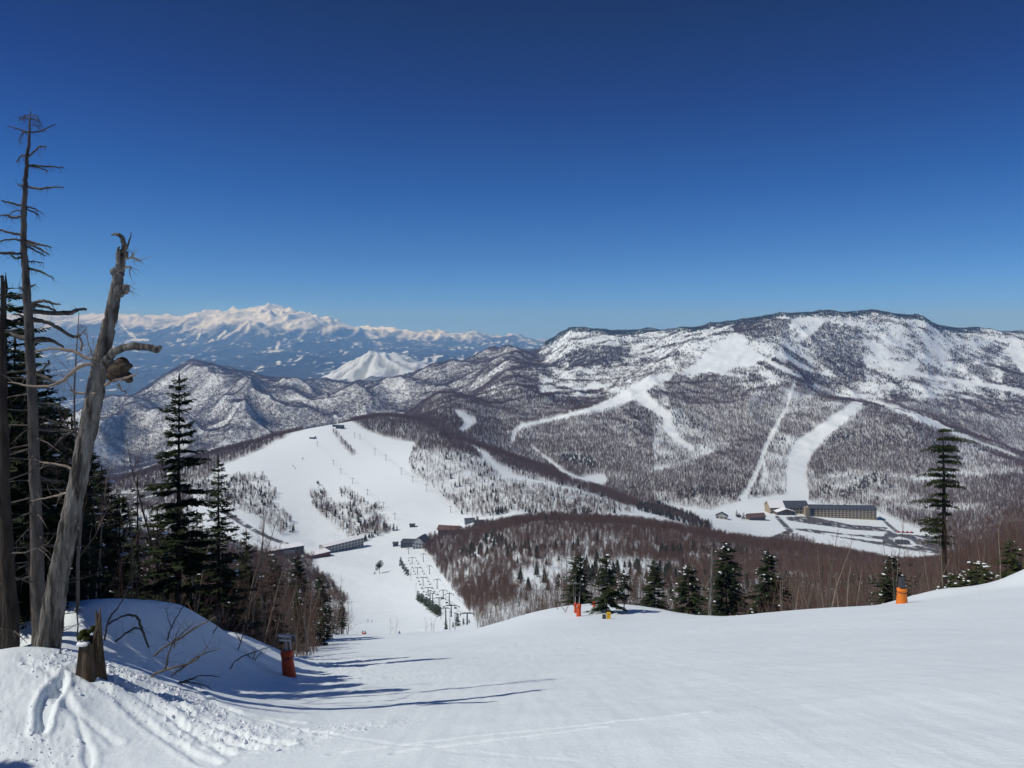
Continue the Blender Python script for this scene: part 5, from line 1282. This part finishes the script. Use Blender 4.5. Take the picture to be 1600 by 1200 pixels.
# ------------------------------------------------------------------ ski lifts
def stand(px, ytop, ybase, Yh=380.0):
    """foot and height of something seen between two rows; its foot may lie behind the lip of the piste"""
    g = hit(px, ybase); h = (ybase - ytop) / FX * g.y
    if g.y < 250 and ybase > 940: g = Vector(spot(px, Yh)); h = zof(Yh, ytop) - g.z
    return g, h
def tower(px, ytop, ybase, arm, label, group, yaw=0.0):
    g, h = stand(px, ytop, ybase); e = empty('lift_tower', g, label, 'lift tower', group, yaw)
    m = MB(); m.tube([(0, 0, -1), (0, 0, h * .98)], [.36, .26], 8); obj('column', m.mesh('column', M_STEELD), e)
    m = MB(); a = arm / 2; m.tube([(-a, 0, h * .90), (-a * .55, 0, h * .985), (0, 0, h), (a * .55, 0, h * .985), (a, 0, h * .90)], [.15, .2, .24, .2, .15], 6); obj('crossarm', m.mesh('crossarm', M_STEELD), e)
    m = MB(); m.box((0, 0, 0), (.3, 2.6, .28)); sm = m.mesh('sheave_assembly', M_STEELD)
    for s_ in (-1, 1): o = obj('sheave_assembly', sm, e); o.location = (s_ * a, 0, h * .86)
    m = MB(); m.box((0, 0, h + .15), (arm * .5, .5, .08)); obj('walkway', m.mesh('walkway', M_STEELD), e)
    return e, g, h
def lift(T, arm, what, chairs=True):
    pts = []
    for k, (px, a, b) in enumerate(T):
        e, g, h = tower(px, a, b, arm, f'dark T-shaped tower of {what}', f'towers of {what}'); pts.append(g + Vector((0, 0, h * .86)))
    pts.sort(key=lambda v: v.y)
    for s_ in (-1, 1):
        m = MB(); q = [p + Vector((s_ * arm / 2, 0, .25)) for p in pts]; m.tube(q, [.045] * len(q), 4, False)
        o = obj('lift_cable', m.mesh('lift_cable', M_STEELD)); tag(o, f'{"left" if s_ < 0 else "right"} cable of {what}', 'cable')
        if chairs:
            for i in range(len(q) - 1):
                for t in (.25, .6, .9):
                    c = q[i].lerp(q[i + 1], t); e = empty('lift_chair', c, f'small chair hanging from the {"left" if s_ < 0 else "right"} cable of {what}', 'lift chair', f'chairs on the {"left" if s_ < 0 else "right"} cable of {what}')
                    m = MB(); m.tube([(0, 0, .05), (0, .1, -1.2), (0, .1, -2.1)], [.04, .04, .04], 4); obj('hanger', m.mesh('hanger', M_STEELD), e)
                    m = MB(); m.box((0, -.1, -2.25), (1.5, .5, .09)); m.box((0, .2, -1.95), (1.5, .08, .6)); obj('seat', m.mesh('seat', M_STEELD), e)
lift([(644, 871, 881), (652.5, 887, 897), (661, 902, 916), (669, 918, 932), (686, 934, 952), (705, 946, 964)], 8.5, 'the double chairlift beside the dark hedge')
lift([(638.5, 857, 866), (661.5, 865, 878), (671, 884, 897), (683, 905, 920), (692.5, 922, 936), (702, 927, 944), (730, 958, 976)], 5.5, 'the chairlift next to the brown wood', False)
lift([(672, 923, 942), (676, 927, 943), (696.5, 950, 972), (743.5, 968, 983)], 5.0, 'the short lift near the lip of the piste', False)
lift([(554, 676, 685), (586, 701, 712), (627, 731, 742), (666, 757, 768), (704, 791, 801)], 5, 'the right lift on the snow hill', False)
lift([(496, 690, 698), (521, 719, 727), (532.5, 732, 741), (551, 747, 756), (574, 765, 774), (599, 785, 794), (617, 802, 812)], 5, 'the left lift on the snow hill', False)
lift([(562.5, 679, 687), (603, 710, 720), (645, 744, 754)], 4, 'the thin second lift on the snow hill', False)
for px, a, b in ((689, 936, 987), (642, 890, 909), (650, 912, 926), (703, 956, 985), (711, 958, 984), (523, 835, 849), (528, 836, 850)):
    g, h = stand(px, a, b); e = empty('light_pole', g, ('tall thin grey light pole beside the lower chairlifts' if px > 600 else 'thin light pole on the snow behind the slope hotel'), 'pole', ('light poles by the lower chairlifts' if px > 600 else 'light poles behind the slope hotel'))
    m = MB(); m.tube([(0, 0, -1), (0, 0, h)], [.13, .08], 6); obj('column', m.mesh('column', M_STEELD), e); m = MB(); m.box((.3, 0, h), (1.0, .4, .25)); obj('lamp', m.mesh('lamp', M_STEEL), e)

# lone trees out on the snow
M_HEDGE = mat_variants('hedge_needles', (.030, .044, .016), (.058, .072, .030))
def mini_fir(px, ytop, yb, label, group=None, rad=None, hedge=False, name='fir_tree'):
    g, h = stand(px, ytop, yb, 300.0); random.seed(int(px * 7 + yb)); r = rad or h * .25; T, C, Sn = conifer(h, r, int(px * 13 + yb), h / 13, 7, .2, 1, .12 if not hedge else .02, h * .09, 0, 0, 0, 1.0 * .085 * 11 / max(r, .5), .5)
    e = empty(name, g, label, 'fir tree', group); obj('trunk', T.mesh('trunk', M_BARKDK), e); obj('crown', C.mesh('crown', M_HEDGE if hedge else M_FIR), e)
def round_pine(px, ytop, yb, label, w=1.0):
    g = hit(px, yb); h = (yb - ytop) / FX * g.y; random.seed(int(px)); T, C = MB(), MB(); T.tube([(0, 0, -.5), (.1, 0, h * .5), (0, 0, h * .9)], [.28, .2, .08], 6)
    for i in range(26):
        f = random.uniform(.3, 1); a = random.uniform(0, 6.28); r = h * .27 * w * (1.1 - .75 * abs(f - .55)) * random.uniform(.3, 1); c = Vector((math.cos(a) * r, math.sin(a) * r, h * f)); T.tube([(0, 0, h * f * .85), c], [.06, .02], 3, False)
        for _ in range(60):
            p = c + rv(h * .11); C.leaf(p, p + rv(h * .06) + Vector((0, 0, h * .02)), h * .03, rv())
    e = empty('pine_tree', g, label, 'pine tree'); obj('trunk', T.mesh('trunk', M_BARKDK), e); obj('crown', C.mesh('crown', M_HEDGE), e)
round_pine(593, 878, 896, 'lone round-topped pine in the middle of the lower piste')
mini_fir(585.5, 893, 897, 'tiny bush left of the lone pine on the lower piste', rad=1.2)
round_pine(497, 751, 758, 'lone small tree halfway up the snow hill', 1.4)
mini_fir(473, 714, 718, 'tiny upper fir on the left part of the snow hill', rad=1.4); mini_fir(458, 726, 729.5, 'tiny lower fir on the left part of the snow hill, beside another', rad=1.2); mini_fir(461.5, 730, 732.5, 'smallest shrub-like fir on the left part of the snow hill', rad=1.2)
for i, (a, b, c) in enumerate([(626, 870, 884), (629, 876, 889), (632, 881, 893), (635, 886, 897), (637.5, 889, 899)]): mini_fir(a, b, c, 'fir of the short upper hedge row between lower piste and chairlift', 'firs of the upper hedge row', 2.3, True)
for i in range(13):
    t = i / 12; mini_fir(653 + 33 * t, 924 + 24 * t + random.uniform(-2, 2), 937 + 26 * t, 'fir of the long lower hedge row between lower piste and chairlift', 'firs of the lower hedge row', 2.4, True)
for a, b, c in ((715, 958, 986), (724, 966, 986), (733, 968, 984), (697, 968, 988), (708, 972, 989)): mini_fir(a, b, c, 'small fir at the lip of the piste below the chairlifts', 'small firs at the lip of the piste', None)
for a, b, c in ((615, 818, 829), (620, 821, 829)): mini_fir(a, b, c, 'small fir right of the wooded islet on the snow hill', 'small firs right of the wooded islet', None)

# ------------------------------------------------------------------ orange padded posts
def lathe(m, prof, n=20, c=(0, 0), sq=1.0, wob_=0.0):
    V = []; F = []; k = len(prof)
    for i, (r, z) in enumerate(prof):
        for j in range(n):
            a = 2 * math.pi * j / n; q = r * (1 + wob_ * math.sin(3 * a + i) * .5 + wob_ * (random.random() - .5)); V.append((c[0] + q * math.cos(a), c[1] + q * math.sin(a) * sq, z))
    for i in range(k - 1):
        for j in range(n):
            a, b = i * n + j, i * n + (j + 1) % n; F += [(a, b, b + n), (a, b + n, a + n)]
    for base in (0, (k - 1) * n):
        for j in range(1, n - 1): F.append((base, base + j, base + j + 1))
    m.add(V, F)
def padded_post(px, pyb, hp, wp, label, matp, lean=0.0, head='hydrant', post=.55, box=None, Y=None):
    g = hit(px, pyb) if Y is None else Vector(spot(px, Y)); h = hp / FX * g.y; w = wp / FX * g.y; post *= h; e = empty('padded_post', g, label, 'padded post'); e.rotation_euler = (0, lean, 0); random.seed(int(px))
    r = w / 2; m = MB()
    lathe(m, [(r * 1.08, -.12), (r * 1.1, .02), (r * 1.04, h * .25), (r * 1.0, h * .48), (r * .95, h * .66), (r * .98, h * .70), (r * .84, h * .715), (r * .84, h * .76), (r * 1.0, h * .78), (r * 1.02, h * .92), (r * .9, h)], 18, (0, 0), .9, .07)
    obj('padding', m.mesh('padding', matp, True), e)
    m = MB(); lathe(m, [(r * .88, h * .718), (r * .90, h * .74), (r * .88, h * .757)], 18, (0, 0), .9); obj('strap', m.mesh('strap', M_STEELD), e)
    m = MB(); m.tube([(0, 0, -.1), (0, 0, h + post)], [.035, .035], 8); obj('post', m.mesh('post', M_ALU), e)
    if head == 'hydrant':
        m = MB(); m.tube([(.14, 0, h * .9), (.14, 0, h + post * .8)], [.03, .03], 8); obj('pipe', m.mesh('pipe', M_ALU), e)
        m = MB(); m.tube([(-.24, 0, h + post + .04), (.22, .05, h + post - .06)], [.055, .055], 10); m.tube([(-.2, -.05, h + post - .10), (.18, 0, h + post - .18)], [.04, .04], 8); obj('nozzle', m.mesh('nozzle', M_ALU, True), e)
        m = MB(); m.box((.28, .04, h + post - .12), (.10, .12, .2)); obj('valve_box', m.mesh('valve_box', M_STEELD), e)
    if head == 'box':
        m = MB(); V = [(-.20, -.2, h + .05), (.22, -.2, h + .05), (.22, .2, h + .05), (-.20, .2, h + .05), (-.16, -.15, h + .75), (.12, -.15, h + .85), (.12, .15, h + .85), (-.16, .15, h + .75)]
        m.add(V, [(0, 1, 5), (0, 5, 4), (1, 2, 6), (1, 6, 5), (2, 3, 7), (2, 7, 6), (3, 0, 4), (3, 4, 7), (4, 5, 6), (4, 6, 7), (0, 2, 1), (0, 3, 2)]); obj('cover', m.mesh('cover', M_STEELD), e)
    if head == 'rod':
        m = MB(); m.tube([(0, 0, h), (.02, 0, h + post + 2.2)], [.03, .02], 6); m.box((0, 0, h + post + 1.3), (.5, .1, .1)); obj('rod', m.mesh('rod', M_STEELD), e)
    return g
padded_post(452, 1057, 41, 19, 'orange padded snow-gun post at the foot of the snow bank, nearest of all', M_ORANGE, -.10)
padded_post(1409, 943, 24, 15, 'bright amber padded post with a dark cover on the right crest', M_AMBER, 0, 'box', .3)
padded_post(904, 963, 19, 7, 'orange padded post on the snow bump, the nearer of the close pair', M_ORANGE, .05, 'rod', .6)
padded_post(899, 958, 16, 4, 'slim orange padded post on the snow bump, the farther of the close pair', M_ORANGE, 0, 'rod', .6)
padded_post(928, 948, 12, 4, 'thin orange padded post on the bump just left of the tall dark fir', M_ORANGE, 0, 'rod', .4)
g = hit(951, 967); ub = 9.5 / FX * g.y / .9; e = empty('utility_box', g, 'yellow box on the snow at the foot of the tall dark fir', 'utility box')
e.scale = (ub, ub, ub); m = MB(); m.box((0, 0, .42), (.55, .45, .85)); obj('cabinet', m.mesh('cabinet', M_YELLOW), e); m = MB(); m.box((0, 0, .88), (.62, .52, .06)); obj('lid', m.mesh('lid', M_YELLOW), e); m = MB(); m.box((-.65, .1, .25), (.5, .5, .6)); obj('dark_base', m.mesh('dark_base', M_STEELD), e)
g = hit(530.5, 984.5); e = empty('marker_post', g, 'brown padded marker post with a dark top near the wood tip', 'marker post')
m = MB(); lathe(m, [(.2, -.1), (.22, .4), (.2, .8)], 12); obj('padding', m.mesh('padding', M_WALLB, True), e); m = MB(); m.tube([(0, 0, 0), (0, 0, 1.2)], [.05, .05], 6); lathe(m, [(.1, 1.1), (.2, 1.25), (.18, 1.6), (.08, 1.7)], 10); obj('head', m.mesh('head', M_STEELD), e)

# ------------------------------------------------------------------ skiers
def skier(px, py, jacket, trousers, label, yaw=0.0, crouch=.12, Y=None):
    g = hit(px, py) if Y is None else Vector(spot(px, Y)); e = empty('person', g, label, 'person', None, yaw)
    J = dict(pel=(0, 0, .86 - crouch), che=(0, -.10 - crouch * .4, 1.28 - crouch), nek=(0, -.12 - crouch * .5, 1.46 - crouch), hd=(0, -.14 - crouch * .5, 1.60 - crouch), top=(0, -.13 - crouch * .5, 1.72 - crouch))
    V = [J['pel'], J['che'], J['nek'], J['hd'], J['top']]; E = [(0, 1), (1, 2), (2, 3), (3, 4)]; Rr = [(.155, .12), (.19, .13), (.06, .06), (.095, .105), (.07, .08)]
    for s in (-1, 1):
        b = len(V); V += [(s * .11, -.02, .80 - crouch), (s * .13, -.14, .46), (s * .13, -.02, .10), (s * .13, -.14, .06)]; E += [(0, b), (b, b + 1), (b + 1, b + 2), (b + 2, b + 3)]; Rr += [(.10, .11), (.07, .075), (.06, .07), (.05, .05)]
        b = len(V); V += [(s * .21, -.10 - crouch * .4, 1.36 - crouch), (s * .32, -.20, 1.10 - crouch), (s * .30, -.42, 1.04 - crouch), (s * .30, -.49, 1.03 - crouch)]; E += [(1, b), (b, b + 1), (b + 1, b + 2), (b + 2, b + 3)]; Rr += [(.075, .075), (.055, .055), (.045, .045), (.05, .04)]
    me = bpy.data.meshes.new('body'); me.from_pydata(V, E, []); o = obj('body', me, e); sk = o.modifiers.new('skin', 'SKIN'); 
    for i, r in enumerate(Rr): me.skin_vertices[0].data[i].radius = r
    me.skin_vertices[0].data[0].use_root = True; ss = o.modifiers.new('sub', 'SUBSURF'); ss.levels = 1; ss.render_levels = 1
    m_ = mat('ski_wear', jacket, .8); nt = m_.node_tree; ge = nt.nodes.new('ShaderNodeTexCoord'); sp = nt.nodes.new('ShaderNodeSeparateXYZ'); cr = nt.nodes.new('ShaderNodeValToRGB'); mr = nt.nodes.new('ShaderNodeMath'); mr.operation = 'DIVIDE'; mr.inputs[1].default_value = 2
    nt.links.new(ge.outputs['Object'], sp.inputs[0]); nt.links.new(sp.outputs[2], mr.inputs[0]); nt.links.new(mr.outputs[0], cr.inputs[0]); nt.links.new(cr.outputs[0], nt.nodes['Principled BSDF'].inputs['Base Color'])
    cr.color_ramp.interpolation = 'CONSTANT'; cr.color_ramp.elements[0].color = (*trousers, 1); cr.color_ramp.elements[1].position = (.86 - crouch) / 2; cr.color_ramp.elements[1].color = (*jacket, 1)
    q = cr.color_ramp.elements.new((1.49 - crouch) / 2); q.color = (.45, .28, .2, 1); me.materials.append(m_)
    m = MB(); m.blob((0, J['hd'][1] + .02, J['hd'][2] + .06), .125, (1, 1.1, .9), 2, .0); obj('helmet', m.mesh('helmet', M_STEELD, True), e)
    m = MB(); m.box((0, J['hd'][1] - .10, J['hd'][2] + .0), (.15, .05, .06)); obj('goggles', m.mesh('goggles', M_GLASS), e)
    m = MB(); m.box((0, 0, 0), (.08, 1.65, .02)); sm = m.mesh('ski', M_ORANGE)
    for s in (-1, 1): k = obj('ski', sm, e); k.location = (s * .13, -.12, .02)
    m = MB(); m.tube([(0, 0, 0), (0, .5, -.9)], [.012, .01], 5); pm = m.mesh('ski_pole', M_STEELD)
    for s in (-1, 1): k = obj('ski_pole', pm, e); k.location = (s * .31, -.49, 1.07 - crouch)
skier(624, 990.5, (.03, .12, .38), (.02, .03, .07), 'skier in a blue jacket at the lip of the piste, knees bent', R(200), Y=148)
skier(566, 989.5, (.55, .14, .08), (.3, .18, .12), 'skier in orange-red standing at the lip, left of a similar one', R(140), .05, 146)
skier(571, 989.8, (.50, .18, .10), (.05, .05, .06), 'skier in a dull red jacket and dark trousers at the lip', R(220), .05, 147)
skier(575, 971.5, (.04, .05, .09), (.03, .03, .04), 'tiny dark skier alone on the lower piste, left one', R(190))
skier(581, 972.5, (.30, .10, .22), (.04, .04, .05), 'tiny skier in a purple jacket on the lower piste, right one', R(170))
